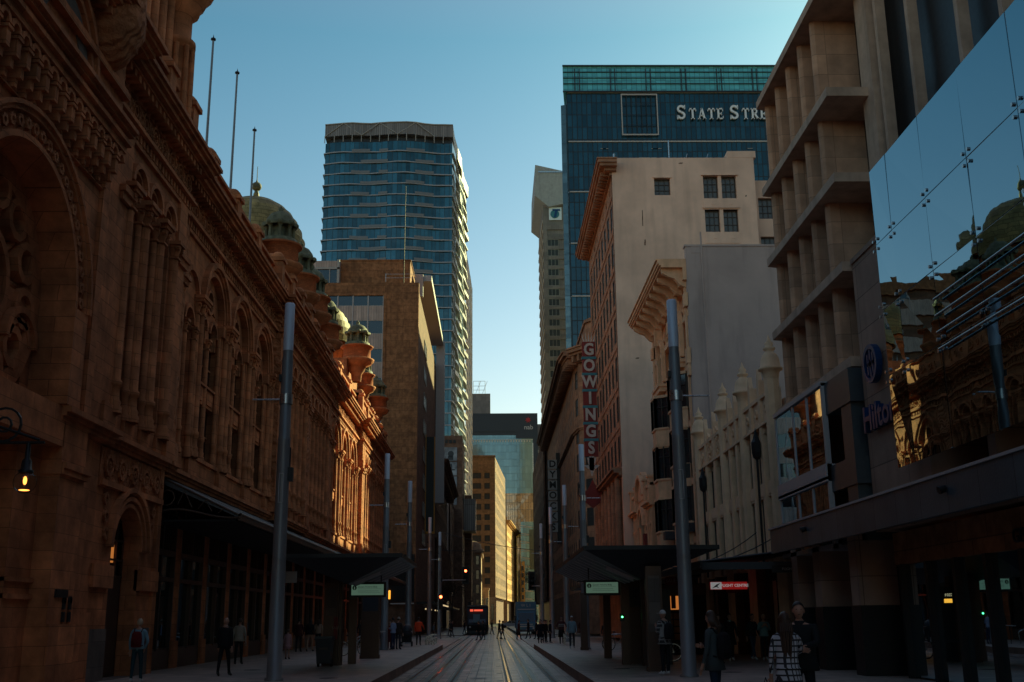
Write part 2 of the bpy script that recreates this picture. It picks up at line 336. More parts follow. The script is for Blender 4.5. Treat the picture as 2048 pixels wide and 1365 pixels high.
for cx in (-2.05,1.2):
    g=MB(); 
    for s in (-.7175,.7175): g.box(cx+s-.11,cx+s+.11,-5,300,0,.004)
    struct(g,'rail_groove','groove')
    g=MB(); g.box(cx-.22,cx+.22,-5,112,0,.004); struct(g,'power_strip','aps')
    g=MB(); g.box(cx-.05,cx+.05,-5,112,.004,.012)
    for s in (-.7175,.7175):
        g.box(cx+s-.035,cx+s+.035,-5,300,.004,.014)
    struct(g,'rail','rail')
for y in (33.5,36.2,41,47,55): 
    g=MB()
    for x in (-1.0,.1): g.box(x,x+.22,y,y+.22,0,.006)
    struct(g,'drain_cover','groove')
g=MB(); g.box(-.62,-.60,-5,112,0,.003); g.box(-.1,-.08,-5,112,0,.003); struct(g,'joint_line','groove')
# ------------------------------------------------------------------ arcade building (left)
Q=thing('arcade_building','long ornate red sandstone arcade building with green copper domes on the left','building',(-11.8,72,0))
qb=MB(); qb.box(-40,-12.5,37.32,114.6,7.02,18.3); qb.box(-40,-12.9,18.5,37.3,.3,18.3); qb.box(-40,-15.5,37.32,114.6,.3,7.0); qb.build('wall','sandp',Q)
# openings glass plane upstairs

def entab(u0,u1,n,end=True,rings=True):
    b=MB(TL(-11.8))
    b.box(u0,u1,-.5,n+.12,16.6,16.75)
    u=u0+.1
    while u<u1-.15: b.box(u,u+.17,n,n+.16,16.75,17.03); u+=.34
    b.box(u0,u1,-.5,n,16.75,17.03); b.box(u0-.1*end,u1+.1*end,-.5,n+.3,17.03,17.13); b.box(u0,u1,-.5,n+.22,17.13,17.28)
    u=u0+.05
    while u<u1-.2: b.box(u,u+.2,n,n+.5,18.12,18.34); u+=.42
    b.box(u0,u1,-.5,n+.08,18.1,18.34)
    z=cornice(b,u0,u1,18.34,n,[(.1,.55),(.16,.72),(.12,.85),(.14,.95),(.06,.7)])
    b.build('cornice','sandp',Q)
    c=MB(TL(-11.8)); c.box(u0,u1,-.5,n+.02,17.28,18.1)
    if rings:
        k=max(1,round((u1-u0)/.95)); d=(u1-u0)/k
        for i in range(k):
            uc=u0+d*(i+.5)
            c.ring(uc,17.69,.3,.38,n+.02,n+.1,0,2*PI,12); c.ring(uc,17.69,.14,.2,n+.02,n+.09,0,2*PI,8); c.ring(uc+.42,17.69,.05,.1,n+.02,n+.08,0,2*PI,6)
            c.ring(uc-.42,17.5,.02,.14,n+.02,n+.08,0,PI,5); c.ring(uc-.42,17.88,.02,.14,n+.02,n+.08,PI,2*PI,5)
    c.build('frieze','carve',Q)
def parapet(u0,u1,n,post=4.75,h=1.75):
    b=MB(TL(-11.8)); z=18.92
    b.box(u0,u1,n-.5,n-.15,z,z+h); b.box(u0,u1,n-.6,n+.0,z+h,z+h+.16); b.box(u0,u1,n-.55,n-.05,z,z+.25)
    k=max(1,round((u1-u0)/post))
    for i in range(k+1):
        u=u0+(u1-u0)*i/k; b.box(u-.35,u+.35,n-.65,n+.05,z,z+h+.3); b.box(u-.45,u+.45,n-.75,n+.15,z+h+.3,z+h+.5)
        O,U,Nn=b.T; b2=b.T; b.T=None; b.lathe(-11.8+n-.3,u,[(.36,z+h+.5),(.34,z+h+.7),(.2,z+h+.86),(0,z+h+.9)],8); b.T=b2
    u=u0+.9
    while u<u1-.9: b.ring(u,z+.95,.18,.3,n-.15,n-.06,0,2*PI,8); u+=1.1
    b.build('parapet','sandp',Q)
def capital(b,uc,n,z,w=.26,h=.6):
    b.box(uc-w*.8,uc+w*.8,n-w*.8,n+w*.8,z,z+.07)
    T=b.T; p=b.w((uc,n,0)); b.T=None; b.lathe(p.x,p.y,[(w*.62,z+.07),(w*.7,z+h*.3),(w*.95,z+h*.62),(w*1.0,z+h*.8)],8); b.T=T
    for a in (-1,1): b.ring(uc+a*w*.75,z+h*.62,.02,w*.3,n+w*.5,n+w*1.0,0,2*PI,6)
    b.box(uc-w*1.15,uc+w*1.15,n-w*1.15,n+w*1.15,z+h*.8,z+h)
def shaft(b,uc,n,z0,z1,r=.17,seg=10):
    T=b.T; p=b.w((uc,n,0)); b.T=None
    b.lathe(p.x,p.y,[(r*1.5,z0),(r*1.5,z0+.18),(r*1.2,z0+.24),(r*1.35,z0+.34),(r*1.05,z0+.42),(r*1.02,z0+.8),(r*1.3,z0+.84),(r*1.3,z0+.96),(r,z0+1.02),(r*.94,z1)],seg); b.T=T
def pier3(b,uc,zc=13.75):
    b.box(uc-.5,uc+.5,-.5,.0,7.35,14.4); b.box(uc-.62,uc+.62,-.3,.2,7.35,8.0); b.box(uc-.56,uc+.56,-.3,.14,8.0,8.12)
    for d,n in ((-.34,.06),(0,.16),(.34,.06)):
        shaft(b,uc+d,n,8.1,zc,.15); capital(b,uc+d,n,zc,.2,.62)
    b.box(uc-.62,uc+.62,-.3,.44,zc+.62,zc+.76); b.box(uc-.55,uc+.55,-.3,.38,zc+.5,zc+.62)
BW=4.75
def bay_big():
    b=MB(TL(-11.8)); c=BW/2; zs=14.5; r=1.62
    b.archpanel(0,BW,7.35,16.6,c,r,zs,8.25,-.5,0,14)
    b.ring(c,zs,r,r+.16,0,.08,seg=16); b.ring(c,zs,r+.26,r+.36,0,.14,seg=16); b.ring(c,zs,r+.36,r+.58,0,.24,seg=16)
    b.box(0,.12,0,.2,zs-.05,zs+.15); b.box(BW-.12,BW,0,.2,zs-.05,zs+.15)
    # tympanum: twin lancets under a round light
    for s in (0,1): b.archpanel(c-r+s*r,c+s*r,13.2,14.55,c-r/2+s*r,.52,13.75,13.2,-.42,-.22,8); b.ring(c-r/2+s*r,13.75,.52,.66,-.22,-.12,seg=8)
    b.ring(c,15.05,.42,r,-.42,-.22,-.32,PI+.32,16); b.ring(c,15.05,.42,.56,-.22,-.12,0,2*PI,14)
    b.box(c-r,c+r,-.42,-.24,14.5,14.66)
    shaft(b,c,-.2,8.25,13.0,.12); capital(b,c,-.2,12.95,.17,.45)
    for s in (-1,1): shaft(b,c+s*(r-.08),-.1,8.25,13.9,.1); b.box(c+s*r-.2,c+s*r+.2,-.3,.12,13.9,14.4)
    b.box(c-r,c+r,-.42,-.2,10.6,11.35); b.box(c-r,c+r,-.42,-.1,11.35,11.45)
    for s in (-1,1): b.box(c+s*.8-.45,c+s*.8+.45,-.2,-.14,10.72,11.2)
    for s in (-1,1):
        for z0,z1 in ((8.3,10.6),(11.45,13.2)):
            b.box(c+s*.83-.03,c+s*.83+.03,-.42,-.36,z0,z1); b.box(c+s*.83-.7,c+s*.83+.7,-.42,-.36,(z0+z1)/2-.03,(z0+z1)/2+.03)
    pier3(b,0); b.box(0,BW,-.3,.1,8.1,8.25)
    return b
def bay_small(w=1.62):
    b=MB(TL(-11.8)); c=w/2
    b.archpanel(0,w,7.35,16.6,c,.46,15.35,8.3,-.5,0,8)
    b.ring(c,15.35,.46,.56,0,.07,seg=10); b.ring(c,15.35,.62,.8,0,.2,seg=10)
    b.box(c-.46,c+.46,-.4,-.2,14.35,14.9); b.ring(c,15.4,.25,.46,-.4,-.25,0,PI,8)
    shaft(b,0,.1,7.9,14.3,.2); shaft(b,.3,.0,7.9,14.3,.12); shaft(b,-.3,.0,7.9,14.3,.12)
    b.box(-.42,.42,-.3,.1,7.35,7.9); b.box(-.36,.36,-.3,.02,7.9,14.3)
    capital(b,0,.1,14.3,.28,.62); capital(b,.3,.02,14.3,.18,.62); capital(b,-.3,.02,14.3,.18,.62)
    b.box(-.5,.5,-.3,.48,14.92,15.06)
    b.box(c-.46,c+.46,-.42,-.2,10.7,11.3)
    return b
bbig=bay_big().build('arched_bay','sand',Q,origin=(-11.8,0,0)); _g=MB(TL(-11.8)); _g.box(.6,BW-.6,-.46,-.44,8.2,16.2); _w=_g.build('window','win',bbig,origin=(-11.8,0,0)); _w.location=(0,0,0)
firstb=[True,True]
def place(base,y,n,k):
    if firstb[k]: base.location=Vector((-11.8+n,y,0))-wloc(Q); firstb[k]=False
    else: copypart(base,Q,(-11.8+n,y,0))
bsm=bay_small().build('colonnette_bay','sand',Q,origin=(-11.8,0,0)); _g=MB(TL(-11.8)); _g.box(.2,1.42,-.46,-.44,8.2,16.0); _w=_g.build('window','win',bsm,origin=(-11.8,0,0)); _w.location=(0,0,0)
def section3(u0,n=0,k=3):
    for i in range(k): place(bbig,u0+i*BW,n,0)
def sectionT(u0,n,k,w=1.62):
    for i in range(k): place(bsm,u0+i*w,n,1)
    # closing cluster and side pilasters
    b=MB(TL(-11.8)); u1=u0+k*w
    for u in (u0-.9,u1+.35):
        b=MB(TL(-11.8))
        b.box(u,u+.9,-.5,n+.14,7.35,16.6); b.box(u-.06,u+.96,-.5,n+.24,7.35,8.1); b.box(u-.05,u+.95,-.5,n+.26,14.3,14.55); b.box(u-.1,u+1.0,-.5,n+.34,14.55,14.75); b.build('pilaster','sand',Q)
    b=MB(TL(-11.8))
    shaft(b,u1,n+.1,7.9,14.3,.2); capital(b,u1,n+.1,14.3,.28,.62); b.box(u1-.42,u1+.42,-.5,n+.1,7.35,7.9); b.box(u1-.36,u1+.36,-.5,n+.02,7.9,16.6)
    b.build('end_column','sand',Q)
def pil(u,n=0,w=.9):
    b=MB(TL(-11.8)); b.box(u,u+w,-.5,n+.18,7.35,16.6); b.box(u-.08,u+w+.08,-.5,n+.3,7.35,8.2); b.box(u-.06,u+w+.06,-.5,n+.28,14.2,14.4); b.box(u-.12,u+w+.12,-.5,n+.36,14.4,14.6); b.box(u-.05,u+w+.05,-.5,n+.24,14.6,15.3); b.build('pilaster','carve',Q)
# B 29-38 projecting, C 38-57, D 57-76, E 76-95, G 95-114.5
sectionT(31.6,.45,3); 
b=MB(TL(-11.8)); b.box(29.0,30.8,-.5,.6,7.35,16.6); b.build('wall','sand',Q); b=MB(TL(-11.8)); b.box(37.3,38.2,-.5,.45,7.35,16.6); b.build('wall','sand',Q)
entab(29.2,38.2,.45); parapet(29.2,38.2,.45,3)
pil(38.3,.05,1.0)
b=MB(TL(-11.8)); b.archpanel(39.3,41.9,7.35,16.6,40.55,.55,13.2,8.3,-.5,0); b.ring(40.55,13.2,.55,.72,0,.12); b.ring(40.55,14.3,.95,1.15,0,.16); b.box(40.0,41.1,-.4,-.2,10.6,11.2); shaft(b,39.9,.1,8,12.6,.12); shaft(b,41.2,.1,8,12.6,.12); capital(b,39.9,.1,12.6,.16,.5); capital(b,41.2,.1,12.6,.16,.5)
pier3(b,41.9+3*BW); b.build('wall','sand',Q)
section3(41.9,0,3); entab(38.2,56.8,0,False); parapet(38.4,56.8,0)
pil(56.2,.35,.9); sectionT(58.2,.35,4); pil(65.4,.35,.9); entab(56.6,66.4,.35); parapet(56.6,66.4,.35,3)
sectionT(67.4,.1,5,1.55) ; entab(66.4,76.8,.1,False); parapet(66.6,76.8,.1,3)
pil(76.2,.05,1.0); section3(78.0,0,3)
b=MB(TL(-11.8)); b.box(77.2,77.9,-.5,0,7.35,16.6); b.build('wall','sand',Q); b=MB(TL(-11.8)); pier3(b,78+3*BW); b.box(92.2,93.2,-.5,0,7.35,16.6); b.build('wall','sand',Q)
entab(76.8,93.4,0,False); parapet(76.9,93.2,0)
pil(93.1,.4,.9); sectionT(95.0,.45,4); pil(102.2,.45,.9); sectionT(104.0,.45,5,1.6); pil(112.9,.45,.9)
entab(93.2,114.3,.45); parapet(93.2,114.3,.45,4)
b=MB(TL(-11.8)); b.box(113.8,114.6,-1,.45,.3,18.4); b.box(102.0,103.1,-.5,.45,7.35,16.6); b.box(66.3,67.0,-.5,.1,7.35,16.6); b.box(75.3,76.4,-.5,.1,7.35,16.6); b.build('wall','sand',Q)
# base cornice
b=MB(TL(-11.8))
for u0,u1,n in ((37.35,38.3,.45),(38.3,56.5,.05),(56.5,66.4,.4),(66.4,76.4,.15),(76.4,93.2,.05),(93.2,114.6,.5)):
    cornice(b,u0,u1,6.95,n,[(.12,.12),(.1,.22),(.14,.34),(.05,.26)],False)
b.build('string_course','sandp',Q)
# ---- entrance pavilion with giant arch
PX=-11.0
b=MB(TL(PX)); c=24.2
b.archpanel(18.5,29.0,7.35,15.0,c,3.1,9.9,7.35,-1.2,0,24)
b.box(28.55,29.0,0,.12,7.35,15.0)
b.ring(c,9.9,3.1,3.25,0,.12,seg=28); b.ring(c,9.9,3.72,3.84,0,.16,seg=28); b.ring(c,9.9,3.84,3.95,0,.24,seg=28)
b.box(27.3,28.15,0,.14,7.35,9.9)
b.build('giant_arch','sand',Q)
b=MB(TL(PX)); b.ring(c,9.9,3.25,3.72,0,.05,seg=28)
for i in range(26):
    a=PI*(i+.5)/26; b.ring(c+3.48*math.cos(a),9.9+3.48*math.sin(a),.07,.16,.05,.13,0,2*PI,6)
b.box(27.4,28.0,0,.06,7.4,9.9)
b.build('carved_archivolt','carve',Q)
b=MB(TL(PX)); b.box(19,29,-2.0,-1.9,7.35,15); b.build('window_backing','win',Q)
b=MB(TL(PX)); n0,n1=-1.3,-.8
b.ring(c,9.9,1.1,1.3,n0,n1,0,2*PI,20); b.ring(c,9.9,2.55,3.1,n0,n1,0,2*PI,28); b.ring(c,9.9,.5,.62,n0,n1,0,2*PI,12)
for i in range(12):
    a=2*PI*i/12+.13; d=(math.cos(a),math.sin(a)); b.tube((c+1.25*d[0],-1.05,9.9+1.25*d[1]),(c+2.2*d[0],-1.05,9.9+2.2*d[1]),.11,.1,8)
    b.tube((c+2.1*d[0],-1.05,9.9+2.1*d[1]),(c+2.35*d[0],-1.05,9.9+2.35*d[1]),.14,.24,8)
    a+=PI/12; b.ring(c+2.25*math.cos(a),9.9+2.25*math.sin(a),.36,.56,n0,n1+.02,0,2*PI,10)
b.build('rose_tracery','sandp',Q)
b=MB(TL(PX)); 
for uc in (22.0,26.3): b.archpanel(uc-1.0,uc+1.0,7.35,10.0,uc,.5,8.7,7.6,-1.25,-.9,8); b.ring(uc,8.7,.5,.64,-.9,-.78); b.ring(uc,8.7,.75,.92,-.9,-.7)
b.box(23,25.3,-1.25,-.9,7.35,8.8); b.build('arched_window_surround','sandp',Q)
# corbel table
b=MB(TL(PX)); u=18.8
while u<28.6:
    b.box(u-.1,u+.1,0,.42,14.2,14.6); b.box(u-.08,u+.08,0,.3,13.95,14.2); b.box(u-.06,u+.06,0,.18,13.75,13.95); b.box(u-.14,u+.14,0,.46,14.6,14.68)
    b.ring(u+.27,14.72,.15,.27,.02,.46,0,PI,8); u+=.54
b.box(18.5,29.0,0,.1,13.7,13.74)
b.box(18.5,29.0,0,.5,14.98,15.2); b.box(18.5,29.05,-.2,.62,15.2,15.32); b.box(18.5,29.05,-.2,.52,15.32,15.5); b.box(18.5,29.1,-.2,.66,15.5,15.6); b.box(18.5,29.1,-.2,.78,15.6,15.72); b.box(18.5,29.0,-.2,.5,15.72,15.9)
b.build('corbel_table','sand',Q)
b=MB(TL(PX)); b.box(18.5,29.2,-1.2,.2,15.0,18.35)
b.box(18.5,29.2,.2,.4,16.75,16.95); b.box(18.5,29.2,.2,.32,16.95,17.1)
u=18.6
while u<29.0: b.box(u,u+.2,.2,.62,18.1,18.34); u+=.42
cornice(b,18.5,29.1,18.34,.2,[(.1,.5),(.16,.65),(.12,.8),(.14,.95),(.06,.7)])
b.build('upper_wall','sand',Q)
b=MB(TL(PX)); 
for r0,r1,n in ((1.9,2.05,.3),(2.15,2.3,.38)): b.ring(24.6,15.9,r0,r1,.2,n,0,PI,20)
b.build('arch_moulding','sandp',Q)
b=MB(TL(PX)); b.ring(24.6,15.9,1.2,1.75,.2,.24,0,PI,20); b.build('mosaic_panel','granite',Q)
b=MB(); b.lathe(PX+.2,27.6,[(0,16.9),(.35,17.0),(.6,17.25),(.75,17.55),(.8,17.6),(.8,17.75),(.95,17.95),(1.0,18.2),(1.0,18.6),(.9,20.5)],14); b.build('corbelled_oriel','carve',Q)
# tower stage above pavilion B
b=MB(TL(-11.8)); b.box(29.3,36.5,-1.6,-.2,18.9,28)
for i in range(8):
    u=29.9+i*.85; shaft(b,u,-.05,19.2,24.8,.2); shaft(b,u+.32,-.15,19.2,24.8,.11)
b.box(29.2,36.6,-1.6,.2,18.9,19.2); b.box(29.2,36.6,-1.6,.2,24.8,25.1); b.box(29.1,36.7,-1.6,.35,25.1,25.5)
b.build('tower_stage','sandp',Q)
b=MB(); b.lathe(-11.75,36.6,[(.75,18.9),(.78,19.6),(.6,19.7),(.55,22.6),(.7,22.7),(.7,22.9),(.52,23.0),(.52,23.9),(.75,24.1),(.78,24.3),(.95,24.5),(1.05,24.75),(1.25,25.0),(1.3,25.3),(1.5,25.6),(1.55,25.9),(1.4,26.4),(1.4,30)],18)
for i in range(10):
    a=2*PI*i/10; b.lathe(-11.75+.62*math.cos(a),36.6+.62*math.sin(a),[(.12,19.6),(.1,22.6)],6)
b.build('turret','sandp',Q)
# ---- flagpoles
for k,(y,zt) in enumerate(((45.8,28.3),(50.5,29.1),(54.9,28.0))):
    f=thing('flagpole',('tallest bare flagpole, farthest left, on the roof edge of the red arcade building','middle of the three bare flagpoles on the arcade building roof','bare flagpole on the arcade roof just left of the big green dome')[k],'flagpole',(-13,y,18.9),'flagpoles on the arcade roof')
    b=MB(); b.tube((-13,y,18.9),(-13,y,zt),.075,.05,8); b.build('pole','pole',f)
    b=MB(); b.lathe(-13,y,[(.05,zt),(.12,zt+.03),(.12,zt+.1),(.03,zt+.16),(0,zt+.34)],8); b.build('finial','black',f)
# ---- turrets with copper lanterns
def turret(x,y,z0,s=1.0):
    b=MB(); b.lathe(x,y,[(.3*s,z0-1.6),(.35*s,z0-.9),(.55*s,z0-.5),(.6*s,z0-.2),(.95*s,z0),(1.0*s,z0+.15),(1.12*s,z0+.3),(1.12*s,z0+.42),(.95*s,z0+.5)],16); b.build('turret_corbel','sandp',Q)
    b=MB(); b.lathe(x,y,[(.88*s,z0+.45),(.88*s,z0+1.45),(1.02*s,z0+1.5),(1.06*s,z0+1.62),(.9*s,z0+1.7)],16); b.build('turret_drum','brickred',Q)
    b=MB(); z=z0+1.7
    b.lathe(x,y,[(.85*s,z),(.8*s,z+.25),(.62*s,z+.3),(.5*s,z+.32),(.42*s,z+.5),(.42*s,z+1.1)],12)
    for i in range(8):
        a=2*PI*i/8+.2; b.lathe(x+.6*s*math.cos(a),y+.6*s*math.sin(a),[(.13*s,z+.25),(.09*s,z+.4),(.08*s,z+.95),(.15*s,z+1.05)],6)
        b.ellip((x+.68*s*math.cos(a),y+.68*s*math.sin(a),z+1.2),.17*s,.17*s,.2,6,5)
    b.lathe(x,y,[(.75*s,z+1.05),(.8*s,z+1.2),(.68*s,z+1.28),(.62*s,z+1.55),(.45*s,z+1.85),(.2*s,z+2.02),(.1*s,z+2.1),(.13*s,z+2.2),(0,z+2.45)],14)
    b.build('copper_lantern','verdi',Q)
for x,y,z,s in ((-12.4,60,21.5,1.28),(-12.5,67.3,21.9,1.25),(-12.5,72.0,21.9,1.3),(-12.4,78,21.5,1.15),(-12.2,95,24.2,1.4),(-12.6,103,23.4,1.15),(-12.3,112.5,23.0,1.3)): turret(x,y,z,s)
def dome(x,y,z0,r,h,drumz):
    b=MB(); b.lathe(x,y,[(r*.97,drumz),(r*.97,z0-.9),(r*1.04,z0-.85),(r*1.04,z0-.65),(r*.95,z0-.6),(r*.95,z0)],28); b.build('dome_drum','sandp',Q)
    pr=[]; k=9
    for i in range(k):
        a=PI/2*i/k; rr=r*math.cos(a)**.85; pr+= [(rr*1.045,z0+h*math.sin(a)),(rr*.995,z0+h*math.sin(a)+.06)]
    pr+=[(.25,z0+h),(.2,z0+h+.5)]
    b=MB(); b.lathe(x,y,[(r*1.08,z0-.05),(r*1.08,z0)]+pr,40,sharp=True); b.build('dome','copper',Q)
    b=MB(); b.lathe(x,y,[(.3,z0+h-.1),(.16,z0+h+.2),(.16,z0+h+.6),(.12,z0+h+.8)],10); b.ellip((x,y,z0+h+1.05),.36,.36,.34); b.lathe(x,y,[(.1,z0+h+1.35),(.03,z0+h+1.6),(.02,z0+h+2.6)],8); b.build('finial','verdi',Q)
dome(-16.8,72.5,26.3,3.6,4.7,18); dome(-17.6,107,29.0,3.3,4.4,18)
b=MB(); b.box(-20,-12.9,93.5,114,18.3,24.5); b.build('attic_wall','sandp',Q)
b=MB(); b.box(-21,-13.2,57,80,18.3,23.2); b.build('attic_wall','sandp',Q)
# ---- ground floor: arched side door bay Y 28..37.3
b=MB(TL(-11.0)); b.box(27.65,29.3,-1.2,0,.3,6.95); b.box(29.3,30.3,-1.2,-.22,.3,6.95); b.box(27.6,29.35,-1.2,.1,.3,1.9); b.box(29.3,30.4,-1.2,-.12,.3,1.9); b.box(27.6,29.4,-1.2,.1,5.6,5.75); b.box(27.6,29.45,-1.2,.16,5.75,5.9)
b.box(30.3,31.2,-1.2,-.32,.3,6.95); b.box(30.3,31.25,-1.2,-.22,.3,2.2)
cornice(b,27.4,31.4,6.95,-.1,[(.12,.12),(.1,.22),(.14,.34),(.05,.26)],False)
b.box(18.4,27.7,-1.2,0,6.3,7.3); b.build('entrance_pier','sandp',Q)
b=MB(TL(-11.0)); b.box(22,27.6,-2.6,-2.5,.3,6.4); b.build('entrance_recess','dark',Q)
b=MB(TL(-11.0)); b.box(26.2,27.65,-2.5,-.5,.3,6.4); b.box(26.2,27.65,-2.5,-.4,2.5,2.62); b.box(26.2,27.65,-2.5,-.4,2.9,3.0); b.build('entrance_reveal','sandp',Q)
DX=-11.37; dc=34.2
b=MB(TL(DX)); b.archpanel(31.2,37.2,.3,6.95,dc,1.3,4.1,.3,-.5,0,16); b.ring(dc,4.1,1.3,1.42,0,.08,seg=18); b.ring(dc,4.1,1.5,1.62,0,.14,seg=18); b.ring(dc,4.1,1.75,1.9,0,.2,seg=18)
b.box(31.2,32.9,0,.1,5.75,5.9); b.box(31.3,37.2,-.2,.16,5.78,5.95); b.box(35.5,37.25,-.1,.16,2.9,3.55); b.box(31.2,32.85,-.1,.16,2.9,3.55)
cornice(b,31.45,37.3,6.96,0,[(.12,.12),(.1,.22),(.14,.34),(.05,.26)],False)
b.box(36.9,37.3,-1.3,.1,.3,6.95); b.build('doorway_arch','sandp',Q)
b=MB(TL(DX)); b.box(31.3,37.2,0,.05,5.95,6.9)
for i in range(5):
    b.ring(31.9+i*1.15,6.42,.22,.34,.05,.13,0,2*PI,10); b.ring(31.9+i*1.15,6.42,.06,.13,.05,.13,0,2*PI,6); b.ring(32.5+i*1.15,6.42,.03,.12,.05,.12,0,2*PI,5)
for a in range(3): b.ring(32.0+.1*a,5.45-.5*a,.1,.2,0,.08,0,2*PI,7); b.ring(36.5-.1*a,5.45-.5*a,.1,.2,0,.08,0,2*PI,7)
b.build('carved_panel','carve',Q)
b=MB(TL(DX)); b.box(32.9,35.5,-.4,.14,.3,.31); 
b.box(31.2,32.88,-.1,.06,.3,1.75); b.box(35.52,37.3,-.1,.06,.3,1.75); b.build('plinth','granite',Q)
dr=MB(TL(DX)); dr.box(32.9,35.5,-.62,-.52,.3,3.3); 
for i in range(5): dr.box(32.9+i*.65-.03,32.9+i*.65+.03,-.54,-.49,3.3,5.35)
for z in (3.3,3.8,4.4,5.0): dr.box(32.9,35.5,-.55,-.48,z,z+.06)
dr.box(33.0,34.1,-.52,-.5,.4,3.2); dr.box(34.3,35.4,-.52,-.5,.4,3.2); dd=dr.build('door','bronze',Q)
b=MB(TL(DX)); b.box(32.9,35.5,-.66,-.63,3.3,5.4); b.build('fanlight_glass','win',dd)
b=MB(TL(DX)); b.box(34.6,34.85,-.62,-.58,3.75,4.3); b.build('lit_pane','warmdim',dd)
sg=MB(TL(-11.0)); sg.box(28.0,28.75,0,.06,2.55,2.75); sg.build('plaque','black',Q)
b=MB(TL(-11.0))
for u in (28.55,28.95): b.box(u,u+.14,.0,.05,1.95,2.2); b.ring(u+.07,2.5,.0,.1,0,.05,0,2*PI,8); b.box(u,u+.13,.0,.05,2.26,2.56)
b.build('wall_fitting','black',Q)
# ---- shopfront arcade under canopy
def shopbay(first):
    W=3.98
    b=MB(TL(-11.8)); b.box(-.32,.32,-1.0,0,.3,7.0); b.box(-.38,.38,-1.0,.06,.3,1.2); b.box(-.36,.36,-1,.05,5.6,5.75); b.build('shop_pier','sandp',Q,origin=(-11.8,0,0),loc=(-11.8,first,0)); return
sp=MB(TL(-11.8)); sp.box(-.34,.34,-1.0,0,.3,7.0); sp.box(-.42,.42,-1.0,.08,.3,1.25); sp.box(-.4,.4,-1,.08,5.55,5.75)
pier=sp.build('shop_pier','sandp',Q,origin=(-11.8,0,0))
sw=MB(TL(-11.8)); sw.mi=0; W=3.98
a0,a1=.34,W-.34
sw.box(a0,a1,-.6,-.3,.3,.95); sw.box(a0,a1,-.55,-.35,.95,1.02); sw.box(a0,a1,-.55,-.3,3.35,3.5); sw.box(a0,a1,-.55,-.3,4.25,4.45); sw.box(a0,a1,-.55,-.3,5.55,5.7)
for u in (a0,a1-.1,(a0+a1)/2-.05): sw.box(u,u+.1,-.55,-.3,.95,7)
u=a0+.22
while u<a1: sw.box(u,u+.035,-.5,-.42,4.45,7); u+=.24
shopw=sw.build('shop_window','bronze',Q,origin=(-11.8,0,0))
gl=MB(TL(-11.8)); gl.box(a0,a1,-.47,-.45,1.0,5.6); gl.build('glass','shopglass',shopw,origin=(-11.8,0,0),loc=wloc(shopw))
ys=[37.5+3.98*i for i in range(20)]
for i,y in enumerate(ys):
    if y>114.5: break
    if i==0: pier.location=Vector((-11.8,y,0))-wloc(Q)
    else: copypart(pier,Q,(-11.8,y,0))
    if y<110:
        if i==0: shopw.location=Vector((-11.5,y,0))-wloc(Q)
        else: copypart(shopw,Q,(-11.5,y,0))
b=MB(TL(-11.8)); b.box(37.3,114.5,-3.6,-3.5,.3,7); b.box(37.3,114.5,-3.5,-.6,6.9,7.0); b.build('shop_interior','brown',Q)
for k_,(y,z0,z1,w_,m_) in enumerate(((39.2,1.3,2.9,.9,'display'),(43.6,1.2,3.1,1.2,'displaycool'),(47.2,1.4,2.6,.8,'display'),(51.9,1.2,3.0,1.4,'displaycool'),(59.4,1.2,3.0,1.3,'display'),(67.5,1.2,3.1,1.6,'display'),(75.0,1.2,3.1,1.6,'displaycool'),(83.5,1.2,3.1,1.8,'display'),(95.0,1.2,3.1,2,'display'))):
    b=MB(TL(-13.3)); b.box(y,y+w_,0,.04,z0,z1); b.box(y+w_+.15,y+w_+.5,0,.04,z0,z0+.7); b.build('added_glow_panel',m_,Q)  # glowing panels added to brighten the dark shop bays
# shop interior lamps: a few seen, the rest added to brighten the dark shops
for y,z,m,r in ((42.8,5.1,'warm',.05),(42.9,4.9,'warmdim',.16),(43.4,4.8,'warmdim',.12),(51.1,3.2,'warm',.05),(51.6,3.2,'warm',.05),(52.1,3.2,'warm',.05),(58,2.7,'warm',.05),(59.8,2.1,'warm',.04),(60.4,1.6,'warmdim',.2),(69.5,2.0,'warm',.05),(72.5,2.0,'warm',.05),(38.9,2.4,'redlamp',.03),(85,2.0,'warm',.06),(39.6,3.0,'warm',.03),(46.7,3.1,'warm',.04),(55.4,3.1,'warm',.05),(63,3.1,'warm',.05),(66.2,2.6,'warm',.05),(76,3.0,'warm',.05),(80,2.4,'warm',.06),(92,2.6,'warm',.06),(49.3,5.0,'warmdim',.14),(62.2,5.0,'warmdim',.14)):
    l=thing('shop_lamp','small glowing %s lamp behind the arcade shop glass %s'%('red' if m=='redlamp' else 'amber','%.0f m up the row'%(y-37)),'lamp',(-12.3,y,z),'small lamps inside the arcade shops')
    b=MB(); b.ellip((-12.3,y,z),r,r,r,8,6); b.build('bulb',m,l); b=MB(); b.tube((-12.3,y,z+r),(-12.3,y,z+r+.5),.012,.012,5); b.build('cord','black',l)
# white counters inside shops
for y in (48,52.5,66): 
    t=thing('display_table','pale display table inside the arcade shop window, %s'%{48:'nearest',52.5:'second along',66:'farthest'}[y],'table',(-12.9,y,.3),'display tables in the shops')
    b=MB(); b.box(-13.3,-12.6,y-.8,y+.8,1.0,1.08); b.build('top','letter',t)
    for dx in (-.3,.25):
        for dy in (-.7,.7): b=MB(); b.box(-12.95+dx,-12.9+dx,y+dy-.03,y+dy+.03,.3,1.0); b.build('leg','black',t)
